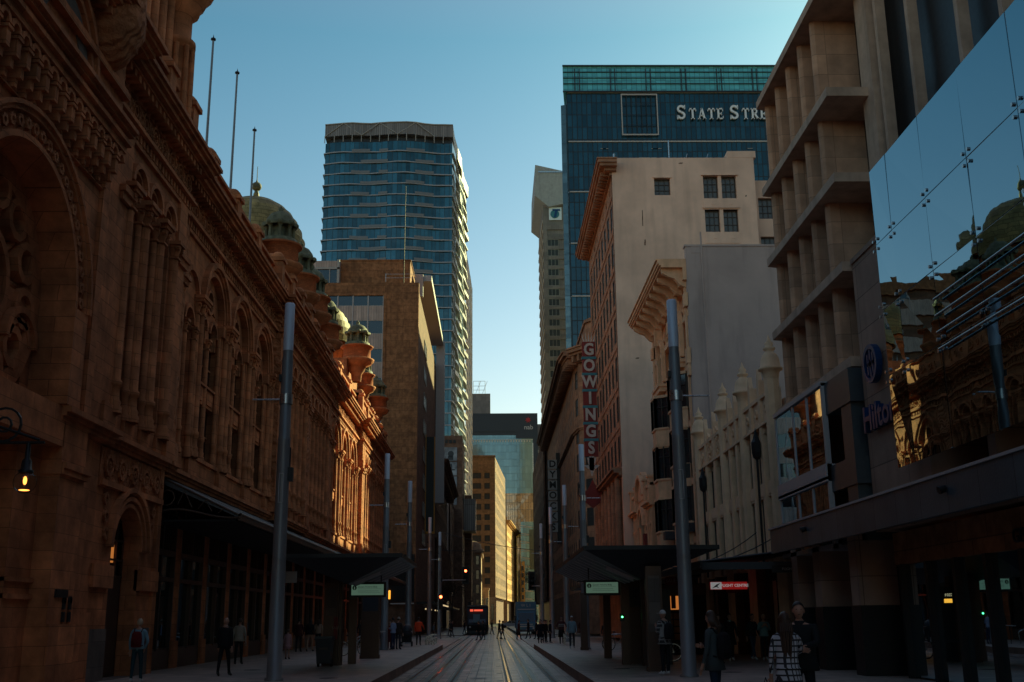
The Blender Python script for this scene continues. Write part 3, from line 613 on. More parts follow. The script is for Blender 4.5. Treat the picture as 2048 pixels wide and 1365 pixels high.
# ---- canopy
cn=thing('street_canopy','long sloping lead-roofed canopy on scrolled iron brackets over the arcade shops','canopy',(-11.8,76,6.9))
b=MB(); y0,y1=37.8,113.5
b.add([(-11.75,y0,6.95),(-8.75,y0,5.5),(-8.75,y0,5.38),(-11.75,y0,6.7),(-11.75,y1,6.95),(-8.75,y1,5.5),(-8.75,y1,5.38),(-11.75,y1,6.7)],[(0,1,2,3),(4,5,6,7),(0,1,5,4),(1,2,6,5),(2,3,7,6)])
k=0; y=y0
while y<y1: b.add([(-11.7,y,6.98),(-8.8,y,5.56),(-8.8,y+.06,5.56),(-11.7,y+.06,6.98),(-8.8,y,5.48),(-8.8,y+.06,5.48)],[(0,1,2,3),(1,2,5,4)]); y+=.6
b.build('roof','lead',cn)
b=MB(); b.box(-8.8,-8.7,y0,y1,5.3,5.52); b.tube((-8.72,y0,5.5),(-8.72,y1,5.5),.06,.06,6); b.build('gutter','bronze',cn)
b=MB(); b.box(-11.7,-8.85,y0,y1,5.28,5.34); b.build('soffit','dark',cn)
br=MB(TF(37.8))
def bracket(br):
    pts=[(-11.7,5.6)]
    for i in range(17):
        t=i/16; pts.append((-11.7+2.95*t,5.45+.38*math.sin(PI*t*1.15+.25)*(1-t)+(-.05)*t-.0*t))
    for p,q in zip(pts,pts[1:]): br.tube((p[0],0,p[1]),(q[0],0,q[1]),.045,.045,6)
    br.tube((-11.7,0,6.9),(-8.8,0,5.5),.04,.04,6); br.tube((-11.68,0,5.5),(-11.68,0,6.9),.05,.05,6)
    br.ring(-11.28,6.1,.24,.28,-.03,.03,0,2*PI,14)
    for a,c in (((-10.9,5.85),(-10.7,6.35)),((-10.7,6.35),(-10.4,5.75)),((-10.2,5.7),(-9.95,6.0)),((-9.95,6.0),(-9.7,5.6)),((-9.5,5.55),(-9.3,5.7))): br.tube((a[0],0,a[1]),(c[0],0,c[1]),.025,.025,5)
bracket(br); b0=br.build('bracket','bronze',cn,origin=(-11.8,37.8,0))
for i in range(1,19): copypart(b0,cn,(-11.8,37.8+3.98*i,0))
# ---- globe lamp
gy=20.5; gx=-8.8; gz=4.5
l=thing('globe_lamp','lit glass globe lamp hanging from a scrolled iron bracket at the left edge','lamp',(gx,gy,gz))
b=MB(); b.ellip((gx,gy,gz),.21,.21,.21,20,14); b.build('globe','clearglass',l)
b=MB(); b.ellip((gx,gy,gz+.03),.035,.035,.08,10,8); b.ellip((gx,gy,gz-.15),.10,.10,.012,10,4); b.build('bulb','warm',l)
b=MB(); b.lathe(gx,gy,[(.13,gz+.17),(.14,gz+.22),(.1,gz+.24),(.09,gz+.4),(.05,gz+.45),(.04,gz+.75)],12); b.build('cap','black',l)
b=MB(); b.tube((-11,gy,gz+.75),(gx+.3,gy,gz+.75),.03,.03,6); b.tube((-11,gy,gz+1.6),(gx+.2,gy,gz+.8),.03,.03,6)
b.T=TF(gy); b.ring(-9.3,gz+1.1,.3,.34,-.02,.02,0,2*PI,16); b.ring(-9.9,gz+1.25,.38,.42,-.02,.02,0,2*PI,16); b.ring(-9.3,gz+1.1,.12,.16,-.02,.02,0,2*PI,10); b.ring(-10.5,gz+1.5,.4,.44,-.02,.02,0,2*PI,16); b.build('scroll_bracket','black',l)
# ------------------------------------------------------------------ LEFT side, beyond the cross street
# corner office block, brown stone and ribbed panels
B=thing('office_block','brown stone corner office block with ribbed pale panels and window bands behind the domes','building',(-20,140,0))
b=MB(); b.box(-40,-9.4,132.6,176,.1,42.9); b.build('core','darkst',B)
b=MB(TF(132)); b.box(-13.4,-9.3,-.8,0,4,43.6); b.box(-40,-13.4,-.6,.02,41.9,43.6); b.box(-13.75,-13.4,-.6,.08,4,42.1); b.build('stone_wall','brown',B)
b=MB(TF(132)); 
zs=[40.55,36.9,33.2,29.5,25.8,22.1,18.4,14.7,11.0]
for i,z in enumerate(zs):
    zt=41.95 if i==0 else zs[i-1]-0
    b.box(-40,-13.75,-.5,-.1,z+1.75 if i else 42.0, (zs[i-1] if i else 42.1))
b.build('ribbed_spandrel','strip',B)
wm=winmesh(1.85,1.75,1,1,.06,'win','wframel'); 
for i,z in enumerate(zs):
    for k in range(9): putwin(wm,TF(132),-14.75-1.93*k,-.12,z-1.75+1.75-.0 if False else z,B) if i<11 and k<9 else None
b=MB(TF(132))
for k in range(10): b.box(-13.82-1.93*k,-13.72-1.93*k,-.2,-.02,8,42.1)
b.build('mullion_strip','palemetal',B)
b=MB(); b.box(-19.6,-10.6,134,160,43.6,47.2); b.box(-19.7,-10.5,133.9,160,47.2,47.35); b.build('roof_storey','brown',B)
b=MB(); b.box(-28,-19.62,133,150,43.6,46.9); b.build('roof_plant_room','strip',B)
b=MB(TF(132.95)); b.box(-19.9,-19.6,0,.2,43.6,47); b.box(-28,-19.6,0,.2,43.5,43.8); b.box(-28,-19.6,0,.2,45.7,45.95)
for k in range(5): b.box(-20.9-1.6*k,-20.8-1.6*k,0,.15,43.6,46)
b.build('terrace_frame','wframel',B)
b=MB(TF(132.98)); b.box(-28,-19.9,0,.05,43.8,45.7); b.build('window','win',B)
b=MB(); b.tube((-13.6,131.6,44.6),(-9.6,131.6,44.6),.03,.03,5); b.tube((-13.6,131.6,44.1),(-9.6,131.6,44.1),.03,.03,5); b.tube((-13.5,131.6,43.6),(-13.5,131.6,44.7),.03,.03,5); b.build('roof_rail','steel',B)
b=MB(); b.tube((-11.3,132.5,43.6),(-11.2,132.5,57),.06,.03,8); b.build('roof_mast','wframe',B)
# street face with recessed dark wall, slot windows and the big pale frame
b=MB(TL(-9.38)); b.box(132.8,176,-.3,.0,4,42); b.build('street_wall','darkst',B)
for i in range(8):
    m=winmesh(5.2,1.9,4,1,.06,'winwarm','wframel'); putwin(m,TL(-9.38),147,.12,37.4-3.7*i,B)
b=MB(); b.box(-9.3,-7.9,174.6,176,20,46.8); b.build('frame_fin','palemetal',B)
b=MB(); b.box(-10.3,-8.1,139,174.5,46.0,46.8); b.box(-10.3,-9.2,138.4,139,43.7,46.8); b.build('frame_top','palemetal',B)
b=MB(); b.box(-11.6,-10.9,141,142,43.6,48.0); b.box(-11.4,-11.1,141.2,141.8,48.0,48.5); b.build('roof_vent','steel',B)
b=MB(TF(131.9)); b.box(-13.3,-9.4,0,.05,4,9.5); b.build('shopfront','dark',B)
# orange framed sign
t=thing('banner_sign','tall narrow black sign with an orange edge on the dark street wall left of centre','sign',(-9.3,150,12))
b=MB(TL(-9.3)); b.box(149,149.3,0,1.2,13.5,26.5); b.build('panel','black',t)
b=MB(TL(-9.3)); b.box(148.9,149.4,0,1.35,13.2,13.5); b.box(148.9,149.0,0,.12,13.2,26.8); b.box(148.85,148.95,1.2,1.35,13.5,26.5); b.build('edge','yellow',t)
# classical block next along
B=thing('classical_building','dark classical stone building with heavy bracketed cornice below the striped tower','building',(-10,195,0))
b=MB(); b.box(-40,-10.4,178.3,228,.1,26); b.build('wall','darkst',B)
grid(B,TL(-9.5),178,228,5,25,14,5,.5,.6,'darkst',cols=2,rows=2,depth=.12)
b=MB(TL(-9.5)); cornice(b,178,228,25.5,.1,[(.5,.4),(.4,.9),(.4,1.5),(.3,2.0),(.25,2.2)])
u=179
while u<228: b.box(u,u+.5,0,1.4,25.4,26.1); u+=1.6
b.box(178,228,-.4,0,27.3,28.4)
for k in range(11): b.box(178.5+k*4.7,179.3+k*4.7,-.5,.15,27.3,28.9)
b.build('cornice','darkst',B); b=MB(TL(-9.5)); cornice(b,178,228,14.5,.1,[(.2,.2),(.2,.5)]); b.build('string_course','darkst',B)
b=MB(TL(-9.45))
for k in range(12): b.tube((180+4.1*k,.3,5.5),(180+4.1*k,.3,14.4),.4,.36,8)
b.build('pilaster','darkst',B)
# billboard wall building and pinkish building
B=thing('side_wall_building','narrow building with pinkish blank side wall left of the far street','building',(-14,244,0))
b=MB(); b.box(-30,-10,244,262,.1,27.6); b.box(-30,-9.2,243.9,262.1,27.6,28.0); b.build('wall','pink',B)
grid(B,TL(-9.3),244,262,4,27,5,6,.5,.55,'darkst',cols=1,rows=2)
B=thing('billboard_building','dark building carrying four stacked grey billboards above the pinkish wall','building',(-14,262,0))
b=MB(); b.box(-32,-7.4,262.5,285,.1,45.5); b.build('wall','darkst',B)
for k in range(4):
    b=MB(TF(262.4)); z=28.6+3.55*k; b.box(-12.0,-8.7,0,.2,z,z+3.3); f=b.build('billboard','poster',B)
    b=MB(TF(262.2)); 
    if k==3: b.ring(-10.2,z+1.7,.0,.75,0,.03,0,2*PI,12); b.box(-10.9,-9.6,0,.03,z+.2,z+1.2)
    if k==2: b.box(-10.6,-9.9,0,.03,z+.5,z+2.8); b.box(-11.3,-9.2,0,.03,z+1.2,z+1.5)
    if k==1: b.ext([(-11.8,z+.3),(-10.5,z+2.6),(-8.9,z+.4)],0,.03)
    if k==0: b.box(-11.6,-9.2,0,.03,z+1.9,z+2.1); b.box(-11.6,-9.8,0,.03,z+1.4,z+1.5)
    b.build('artwork','charcoal',f)
b=MB(TF(262.4))
for k in range(3): b.box(-11.6+1.0*k,-11.0+1.0*k,0,.1,43.6,44.4)
b.build('vent','black',B)
for k in range(8): putwin(winmesh(1.1,1.6,1,2,.08,'win','wframe'),TL(-7.38),266+2.2*k,.1,30,B)
B=thing('glass_box_building','small gridded glass box building beside the far left kerb','building',(-8,270,0))
b=MB(); b.box(-12,-5.6,286,300,.1,33.5); b.build('wall','darkst',B); b=MB(); b.box(-7.8,-4.4,276,285.9,23.5,31.5); b.build('glass_bay','louvre',B)
b=MB(); b.box(-12,-7.45,270,286,.1,23); b.build('lower_wall','darkst',B)
B=thing('louvred_building','low building with pale vertical louvre fins and slanting bracket above the awnings','building',(-11,232,0))
b=MB(); b.box(-30,-9.7,230,243.8,.1,15); b.build('wall','charcoal',B)
for k in range(7): b=MB(); b.box(-12.8+.55*k,-12.7+.55*k,229.2,229.9,5,13.6-.45*k); b.build('louvre_fin','palemetal',B)
b=MB(); b.tube((-11.2,229,8.5),(-8.5,229,10.5),.08,.08,6); b.build('bracket','black',B)
# ---------------- curved glass tower
B=thing('apartment_tower','tall curved teal glass tower with wavy balcony edges and pale crown, left of centre','building',(-28,300,0))
def wavy(y,off,ph): return y-1.0*math.sin(off*.38+ph)
fr=[]; nx=14
def outline(ph,grow=0,xs=0):
    pts=[]; am=.16 if grow else .12
    for i in range(nx+1):
        x=-46.3+ (35.4)*i/nx; y=280-1.7*math.sin(PI*i/nx)-am*math.sin(i*1.9+ph)-.5*math.sin(i*.9); pts.append((x-(grow if i==0 else 0)+(grow if i==nx else 0),y-grow))
    for j in range(1,7): pts.append((-10.9+.9*j/6*3.2+.35*math.sin(j*2+ph)+grow,280+7.5*j))
    pts.append((-10.5,330)); pts.append((-48,330)); pts.append((-47.2+.3*math.sin(ph)-grow,300)); return pts
for f in range(41):
    z=3+3.2*f; 
    if z>130: break
    b=MB(); b.slab(outline(0),z+.25,z+3.2); b.build('glass_storey','tglass',B)
    b=MB(); o=outline(1.1*f,.40); b.slab(o,z-.02,z+.25)
    b.mi=1
    if z>60:
        for (i0,i1) in (((3,5) if f%2 else (4,6)),((10,12) if f%3 else (9,11)),(6,7)):
            for i in range(i0,i1): 
                p,q=o[i],o[i+1]; b.add([(p[0],p[1]-.1,z+.2),(q[0],q[1]-.1,z+.2),(q[0],q[1]-.1,z+.95),(p[0],p[1]-.1,z+.95),(p[0],p[1]+.1,z+.2),(q[0],q[1]+.1,z+.2),(q[0],q[1]+.1,z+.95),(p[0],p[1]+.1,z+.95)],[(0,1,2,3),(4,5,6,7),(2,3,7,6)])
        for j in range(nx+1,nx+6):
            p,q=o[j],o[j+1]; 
            if (j+f)%2: b.add([(p[0],p[1],z+.2),(q[0],q[1],z+.2),(q[0],q[1],z+1.1),(p[0],p[1],z+1.1),(p[0]-.2,p[1],z+.2),(q[0]-.2,q[1],z+.2),(q[0]-.2,q[1],z+1.1),(p[0]-.2,p[1],z+1.1)],[(0,1,2,3),(4,5,6,7),(2,3,7,6)])
        pass
    b.build('floor_edge',['palemetal','railing'],B)
ztop=z
b=MB(); b.slab([(x*.97-.5,y+1.5) for x,y in outline(0)],ztop,ztop+2.2); b.build('plant_floor','charcoal',B)
b=MB(); o=outline(2.0,.2); b.slab(o,ztop+2.0,ztop+5.6); b.build('crown_screen','louvre',B)
b=MB()
xs=[o[i] for i in range(nx+1)]
for i in range(0,nx-3,4):
    for p,q,z0,z1 in ((xs[i],xs[i+2],ztop+2,ztop+5.6),(xs[i+2],xs[i+4],ztop+5.6,ztop+2)): b.tube((p[0],p[1]-.15,z0),(q[0],q[1]-.15,z1),.14,.14,5)
for i in range(nx): b.tube((xs[i][0],xs[i][1]-.1,ztop+5.6),(xs[i+1][0],xs[i+1][1]-.1,ztop+5.6),.2,.2,5); b.tube((xs[i][0],xs[i][1]-.1,ztop),(xs[i][0],xs[i][1]-.1,ztop+2.1),.12,.12,5)
b.build('crown_frame','wframel',B)
# ---------------- pale striped tower
B=thing('striped_tower','slim pale tower with diagonal rows of dark windows catching the sun behind the curved tower','building',(-12,360,0))
P,Qq=(-9.3,345),(-7.6,405)
b=MB(); b.slab([(-11,345.2),(-10.7,405),(-30,405),(-30,345.2)],.1,127); b.build('core','darkst',B)
b=MB(TF(344.95)); b.box(-12,-9.5,-.5,0,34,128); b.build('edge_wall','brown',B)
grid(B,TT(P,Qq),0,60,33,127,4,30,.62,.5,'whitest',cols=2,rows=1,depth=.1,back=.9,maxw=100,gm='winfar')
# ---------------- bank office with dark crown
B=thing('bank_office','wide blue glass office with charcoal crown and red star closing the far street','building',(6,600,0))
b=MB(); b.box(-14,24.6,600.5,640,.1,113); b.build('core','charcoal',B)
b=MB(TF(600)); b.box(-14,22.6,-.5,0,69,101.5); b.build('glass_upper','nglass',B)
b=MB(TF(600)); b.box(-14,22.6,-.5,0,.1,68.97); b.build('glass_lower','nglass2',B)
b=MB(TF(600)); b.box(-14,25.3,-.6,.4,103.5,113.9); b.box(13,25.3,-.6,.41,99.6,103.5); b.box(-14,13,-.6,.1,101.5,103.5) ; b.build('crown','charcoal',B)
b=MB(TF(600)); b.box(22.7,25.3,-40,.4,.1,99.6); b.build('side_fin','charcoal',B)
b=MB(TF(600)); b.box(22.2,22.65,0,.6,10,97.0); b.build('bright_edge','steel',B)
b=MB(TF(600)); 
for k in range(24): b.box(-14+1.5*k,-13.4+1.5*k,0,.3,97.6,98.6)
b.box(-14,22.6,0,.25,98.7,99.0); b.build('louvre_row','whitest',B)
b=MB(TF(599.5)); 
for i in range(7):
    a=2*PI*i/7+PI/2; b.ext([(20+1.9*math.cos(a),110+1.9*math.sin(a)),(20+.9*math.cos(a+.45),110+.9*math.sin(a+.45)),(20,110),(20+.9*math.cos(a-.45),110+.9*math.sin(a-.45))],0,.15)
b.build('star_emblem','red',B)
text('nab',3.6,TF(599.4),20.2,105.8,'letter','lettering',B,.2,bold=.04)
B=thing('plant_tower','plain grey rooftop block with scaffold frame behind the bank office','building',(-6,650,0))
b=MB(); b.box(-16,-1.3,642,660,.1,134); b.build('wall','greyconc',B)
b=MB()
for x in (-11.5,-8,-4.4):
    b.tube((x,641,134),(x,641,141.5),.14,.14,5)
for z in (136,138.5,141.5): b.tube((-11.5,641,z),(-4.4,641,z),.12,.12,5)
for x in (-10,-6): b.tube((x,641,134),(x+3,641,141.5),.1,.1,5)
b.build('scaffold','wframel',B)
B=thing('grey_tower','slim grey banded tower sliver to the right of the bank office','building',(30,640,0))
b=MB(); b.box(26,48,630,650,.1,113); b.build('wall','greyconc',B)
b=MB(TF(629.9)); 
for k in range(22): b.box(26,36,0,.3,20+3.8*k,21.6+3.8*k)
b.build('window_band','whitest',B)
# gold-brown block
B=thing('golden_office','golden brown stone office block with sunlit right side in the far centre','building',(-4,430,0))
b=MB(); b.slab([(-10,430.8),(-.4,430.8),(4.5,500),(-10,500)],.1,64.5); b.build('core','darkst',B)
T=TF(430)
b=MB(T); b.box(-9.5,.9,-.5,0,60,64.6); b.box(-9.6,1.1,-.5,.4,64.6,65.2); b.box(-9.5,.9,-.3,.15,58.9,59.3); b.box(-1.2,.9,-.5,0,10,60); b.box(-4.6,-3.4,-.5,0,10,60)
for k in range(13): b.box(-9.5,-1.2,-.5,-.05,10+4.1*k-.9,10+4.1*k+.9)
b.build('facade','goldst',B)
for k in range(12):
    putwin(winmesh(4.4,2.3,4,1,.12,'winfar','wframe'),T,-6.85,-.3,10.9+4.1*k,B); putwin(winmesh(2.1,2.3,2,1,.12,'winfar','wframe'),T,-2.3,-.3,10.9+4.1*k,B)
grid(B,TT((.9,430),(5.7,500)),0,70,10,64.5,9,12,.5,.62,'goldst',cols=1,rows=1,depth=.15,gm='winfar')
b=MB(T); b.box(-9.5,1.1,-.6,.1,.1,10); b.build('base','beigest',B)
for k in range(5): putwin(winmesh(1.1,6,1,3,.1,'win','wframe'),T,-8+1.9*k,.2,1.5,B)
# sunlit orange block, sun glow put into the facade colour
B=thing('sunlit_block','small sandstone block with painted orange sun glow further down on the left kerb line','building',(8,520,0))
P,Qq=(6.4,510),(13.4,600)
b=MB(); b.slab([(4.0,510.7),(4.9,510.7),(11.8,600),(4,600)],.1,47); b.build('core','goldst',B)
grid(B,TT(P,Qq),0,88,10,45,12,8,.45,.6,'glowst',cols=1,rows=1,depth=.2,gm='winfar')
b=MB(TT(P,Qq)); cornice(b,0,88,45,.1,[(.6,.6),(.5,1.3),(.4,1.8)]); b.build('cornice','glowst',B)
b=MB(TF(510)); b.box(4.6,6.4,-.6,0,.1,46.4); b.box(4.6,6.4,-.3,.4,46.4,48); b.build('end_wall','goldst',B)
b=MB()
for k in range(4): b.tube((6.8+k*.9,515,47),(6.8+k*.9,515,54),.08,.08,4)
for z in (49,51.5,54): b.tube((6.8,515,z),(9.6,515,z),.08,.08,4)
b.build('scaffold','steel',B)
# beige classical corner
B=thing('domed_corner_building','small beige classical corner building with rounded parapet near the tram','building',(-6,300,0))
b=MB(); b.box(-12,-3.4,301.7,330,.1,19.6); b.build('wall','beigest',B)
grid(B,TF(300.9),-9.5,-3.3,4,19.4,3,4,.42,.62,'beigest',cols=1,rows=2,depth=.35,back=.0+.5)
b=MB(); b.lathe(-6.4,304,[(3.6,19.4),(3.9,19.9),(3.9,20.4),(3.2,20.9),(3.0,22.0),(1.8,22.7),(0,23)],20); b.box(-9.8,-2.9,300.3,330,19.4,20.0); b.build('parapet','beigest',B)
for k in range(6): putwin(winmesh(1.1,2.2,1,2,.1,'win','wframe'),TL(-3.38),304+4*k,.1,12,B)
b=MB(); b.box(-14,-1.4,332,352,.1,10.5); b.box(-14,-1.2,331.9,352,10.5,11); b.build('lower_wing','beigest',B)
for k in range(6): putwin(winmesh(.9,6,1,3,.1,'win','wframel'),TF(331.9),-8.5+1.3*k,.1,2,B)
B=thing('ochre_block','narrow brick block with sunlight painted into its ochre colour just right of the orange block','building',(14,640,0))
b=MB(); b.slab([(13.8,560.5),(15.9,559),(17.5,575),(14,580)],.1,30); b.build('wall','glowst',B)  # sunlit tone put into the brick colour
for k in range(7): putwin(winmesh(1.2,2.2,1,1,.1,'winfar','wframe'),TF(559.6),14.8,.4,4+3.6*k,B)
# distant glass office with green lower storeys and bare tree
B=thing('green_glass_office','hazy green glass office with slanting floor bands at the far end of the street','building',(20,560,0))
b=MB(); b.slab([(14.2,560),(22.5,560),(26,590),(14.2,590)],.1,50); b.build('glass_wall','nglass',B)
b=MB()
for k in range(12): b.add([(14,559.6,4+4*k),(22.6,559.6,2.6+4*k),(22.6,559.6,2.9+4*k),(14,559.6,4.3+4*k)],[(0,1,2,3)]); b.box(14,22.6,559.6,559.7,3+4*k,3.2+4*k)
b.build('floor_band','whitest',B)
b=MB(); b.box(18.5,22.4,559,559.5,26,46); b.build('green_panel','verdi',B)
# ------------------------------------------------------------------ RIGHT side
# telecom tower
B=thing('telecom_tower','slim grey tower with upswept pointed roof and square white logo panel','building',(25,400,0))
b=MB(); b.slab([(20.3,400.5),(33,400.5),(33,440),(20.3,440)],.1,160); b.build('core','greyconc',B)
b=MB(TF(400)); 
b.box(20.2,21.8,-.3,0,.1,160); b.box(21.8,33,-.3,-.01,149.8,160)
for k in range(36): b.box(21.8,33,-.3,-.02,4+4.05*k,4+4.05*k+1.25)
b.build('front_wall','greyconc',B)
for k in range(35): putwin(winmesh(4.2,2.75,3,1,.1,'winfar','wframel'),TF(400),24.0,-.15,5.27+4.05*k,B)
b=MB(TL(20.25)); 
T2=(Vector((20.25,0,0)),Vector((0,1,0)),Vector((-1,0,0)))
b=MB(T2)
for k in range(38): b.box(401,439,0,.3,3+4.05*k,4.3+4.05*k)
b.build('side_floor_edge','whitest',B)
b=MB(); b.add([(17.4,398,176.3),(29.4,398,173.4),(29.4,398,160),(22.5,398,158.6),(17.1,398,163.3),(17.4,440,176.3),(29.4,440,173.4),(29.4,440,160),(22.5,440,158.6),(17.1,440,163.3)],[(0,1,2,3,4),(5,6,7,8,9),(0,1,6,5),(1,2,7,6),(2,3,8,7),(3,4,9,8),(4,0,5,9)]); b.build('prow_roof','prow',B)
b=MB(TF(397.9)); b.box(18.5,30,0,.3,172.9,173.4); b.build('roof_edge','steel',B)
b=MB(TF(399.8)); b.box(22.6,27.6,0,.3,153.6,158.9); s=b.build('logo_panel','letterw',B)
b=MB(TF(399.4)); b.ring(24.9,156.0,.0,1.75,0,.1,0,2*PI,20); b.build('logo_swirl','teal',s)
b=MB(TF(399.2)); b.box(24.0,27.0,0,.12,157.3,158.0); b.ext([(25.1,157.4),(25.9,157.4),(25.4,154.6),(24.4,154.6)],0,.12); b.build('logo_letter','blue',s)
# bank glass tower
B=thing('glass_bank_tower','huge dark blue glass tower with pale crown and big serif capitals on its front','building',(50,305,0))
b=MB(); b.slab([(23.2,301),(100,301),(100,340),(27,340)],.1,157); b.build('core','charcoal',B)
for k in range(10):
    z=157-16.2*(k+1); b=MB(TF(300.4)); b.box(22.9,100,-.5,0,max(.1,z+.35),z+16.2); b.build('glass_zone','bglass',B)
    b=MB(TF(300.4)); b.box(23.3,100,-.4,.35,z,z+.35) if z>0 else None
    if z>0: b.build('pale_floor_line','letter',B)
b=MB(TF(300.4)); b.box(23.3,100,-.4,.3,157,157.3); b.build('pale_floor_line','palemetal',B)
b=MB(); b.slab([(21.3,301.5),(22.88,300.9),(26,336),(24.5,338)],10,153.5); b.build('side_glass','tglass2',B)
b=MB(); b.slab([(22.0,300),(100,300),(100,338),(26,338)],157.3,165.8); b.build('crown_glass','crown',B)
b=MB(TF(299.9)); 
for z in (159.9,161.8,163.8): b.box(22,100,0,.25,z,z+.16)
b.box(21.9,100,0,.5,165.7,166.1); b.box(21.9,100,0,.4,157.1,157.5)
for k in range(7): b.box(25.5+10.9*k,27.1+10.9*k,0,.2,158.9,164.5) if False else (b.box(25.5+10.9*k,25.75+10.9*k,0,.3,157.5,165),b.box(26.9+10.9*k,27.15+10.9*k,0,.3,157.5,165))
b.build('crown_truss','charcoal',B)
b=MB(TF(299.9)); x0,x1,z0,z1=39.8,50.3,143.0,156.0
for q in ((x0,x1,z0-.25,z0+.1),(x0,x1,z1,z1+.35),(x0-.3,x0,z0-.25,z1+.35),(x1,x1+.3,z0-.25,z1+.35)): b.box(q[0],q[1],0,.5,q[2],q[3])
b.build('square_frame','letter',B)
b=MB(TF(300.0))
for k in range(1,7): b.box(x0+1.5*k-.06,x0+1.5*k+.06,0,.15,z0,z1)
for k in range(1,4): b.box(x0,x1,0,.15,z0+3.3*k-.06,z0+3.3*k+.06)
b.build('square_mullions','charcoal',B)
b=MB(TF(300.2))
for k in range(26):
    x=30+R.random()*50; z=R.choice((138.6,135.6,127.5,123.4)); b.box(x,x+1.6,-.1,.03,z,z+.12)
b.build('ceiling_light','letter',B)
# serif capitals, small caps style
def serif_word(txt,x,z,H,T,mat,parent):
    adv=x
    for wd in txt.split(' '):
        for i,ch in enumerate(wd):
            h=H if i==0 else H*.78; w=h*.62; b=MB(T); t=h*.17; s=h*.07; d=.6
            def bar(a,c,e,f): b.box(adv+a*w,adv+c*w,0,d,z+e*h,z+f*h)
            def sl(p,q,th): 
                b.ext([(adv+(p[0]-th)*w,z+p[1]*h),(adv+(p[0]+th)*w,z+p[1]*h),(adv+(q[0]+th)*w,z+q[1]*h),(adv+(q[0]-th)*w,z+q[1]*h)],0,d)
            if ch=='S':
                O=T; b.ring(adv+w*.42,z+h*.73,h*.14,h*.27,0,d,.35,PI*1.5,14); b.ring(adv+w*.42,z+h*.27,h*.14,h*.27,0,d,-PI*.5-.02,PI*.5,12); b.ring(adv+w*.42,z+h*.27,h*.14,h*.27,0,d,PI+.1,PI*1.5,6); b.box(adv+w*.75,adv+w*.85,0,d,z+h*.72,z+h*1.0); b.box(adv-w*.02,adv+w*.08,0,d,z,z+h*.28)
            elif ch=='T': bar(0,1,.88,1); bar(.38,.62,0,1); bar(.25,.75,0,.07); bar(0,.09,.72,1); bar(.91,1,.72,1)
            elif ch=='A': sl((.12,0),(.5,1),.06); sl((.88,0),(.5,1),.13); bar(.25,.72,.3,.38); bar(-.05,.3,0,.07); bar(.68,1.08,0,.07); w*=1.08
            elif ch=='E': bar(.1,.34,0,1); bar(0,.9,0,.1); bar(0,.88,.9,1); bar(.3,.7,.46,.55); bar(.8,.9,0,.28); bar(.78,.88,.74,1); bar(.62,.7,.38,.64)
            elif ch=='R': bar(.1,.34,0,1); bar(0,.45,0,.07); bar(0,.5,.91,1); b.ring(adv+w*.45,z+h*.73,h*.15,h*.27,0,d,-PI/2,PI/2,12); bar(.3,.5,.46,.57); sl((.95,0),(.5,.5),.13); bar(.8,1.1,0,.07)
            b.build('letter',mat,parent); adv+=w+h*.15
        adv+=H*.3
serif_word('STATE STREET',56.5,148.0,4.6,TF(300.0),'letterw',B)
# terracotta facade corner block with cream party wall
B=thing('cream_wall_building','tall corner building with blank cream side wall and terracotta street front with heavy cornice','building',(14,95,0))
b=MB(); b.box(11.2,22.4,85.5,107.4,.3,39.6); b.build('core','darkst',B)
T=TF(84.9)
holes=[(13.75,15.1,36.35,37.9),(17.9,20.7,36.0,38.1),(17.9,20.7,33.0,35.15),(18.6,20.6,28.5,31.3)]
b=MB(T)
def wallholes(b,u0,u1,z0,z1,hs,n0,n1):
    us=sorted({u0,u1}|{h[0] for h in hs}|{h[1] for h in hs}); zz=sorted({z0,z1}|{h[2] for h in hs}|{h[3] for h in hs})
    for i in range(len(us)-1):
        run=None
        for j in range(len(zz)-1):
            cu,cz=(us[i]+us[i+1])/2,(zz[j]+zz[j+1])/2; solid=not any(h[0]<cu<h[1] and h[2]<cz<h[3] for h in hs)
            if solid and run is None: run=zz[j]
            if not solid and run is not None: b.box(us[i],us[i+1],n0,n1,run,zz[j]); run=None
        if run is not None: b.box(us[i],us[i+1],n0,n1,run,z1)
wallholes(b,10.2,22.3,.3,39.75,holes,-.45,0); b.box(20.1,22.5,-1.2,.02,39.75,40.35); b.build('party_wall','cream',B)
b=MB(T)
b.box(13.6,15.25,0,.1,37.9,38.0); b.build('lintel','cream',B)
for z0,z1 in ((36.0,38.1),(33.0,35.15)):
    b=MB(T)
    b.box(17.75,20.85,0,.16,z1,z1+.12); b.box(19.15,19.45,-.35,.0,z0,z1); b.box(17.9,20.7,-.35,-.1,z0,z0+.1); b.box(17.8,20.8,-.01,.04,z0-.95,z0)
    for u in (18.5,20.0): b.box(u,u+.3,.04,.06,z0-.55,z0-.47)
    b.build('window_surround','cream',B)
putwin(winmesh(1.35,1.55,3,3,.06,'winwarm','wframe'),T,14.42,-.3,36.35,B)
for z0,z1 in ((36.0,38.1),(33.0,35.15)):
    for u in (18.53,20.07): putwin(winmesh(1.22,z1-z0-.1,3,3,.06,'winwarm','wframe'),T,u,-.3,z0+.1,B)
putwin(winmesh(2.0,2.8,4,4,.06,'winwarm','wframe'),T,19.6,-.3,28.5,B)
b=MB(T)
for u,z,w_,h_ in ((12.6,33.6,.06,1.4),(12.7,31.9,.1,.5),(14.2,25.6,.3,.18),(12.0,24.2,.12,.6),(11.6,22.2,.25,.1),(12.9,21.0,.2,.08),(15.9,39.2,.3,.1),(21.4,36.2,.1,.14),(21.8,31.7,.12,.1)):
    b=MB(T); b.box(u,u+w_,0,.012,z,z+h_*.6); b.box(u+w_*.3,u+w_*1.2,0,.012,z+h_*.4,z+h_); b.build('patch_mark','darkst',B)
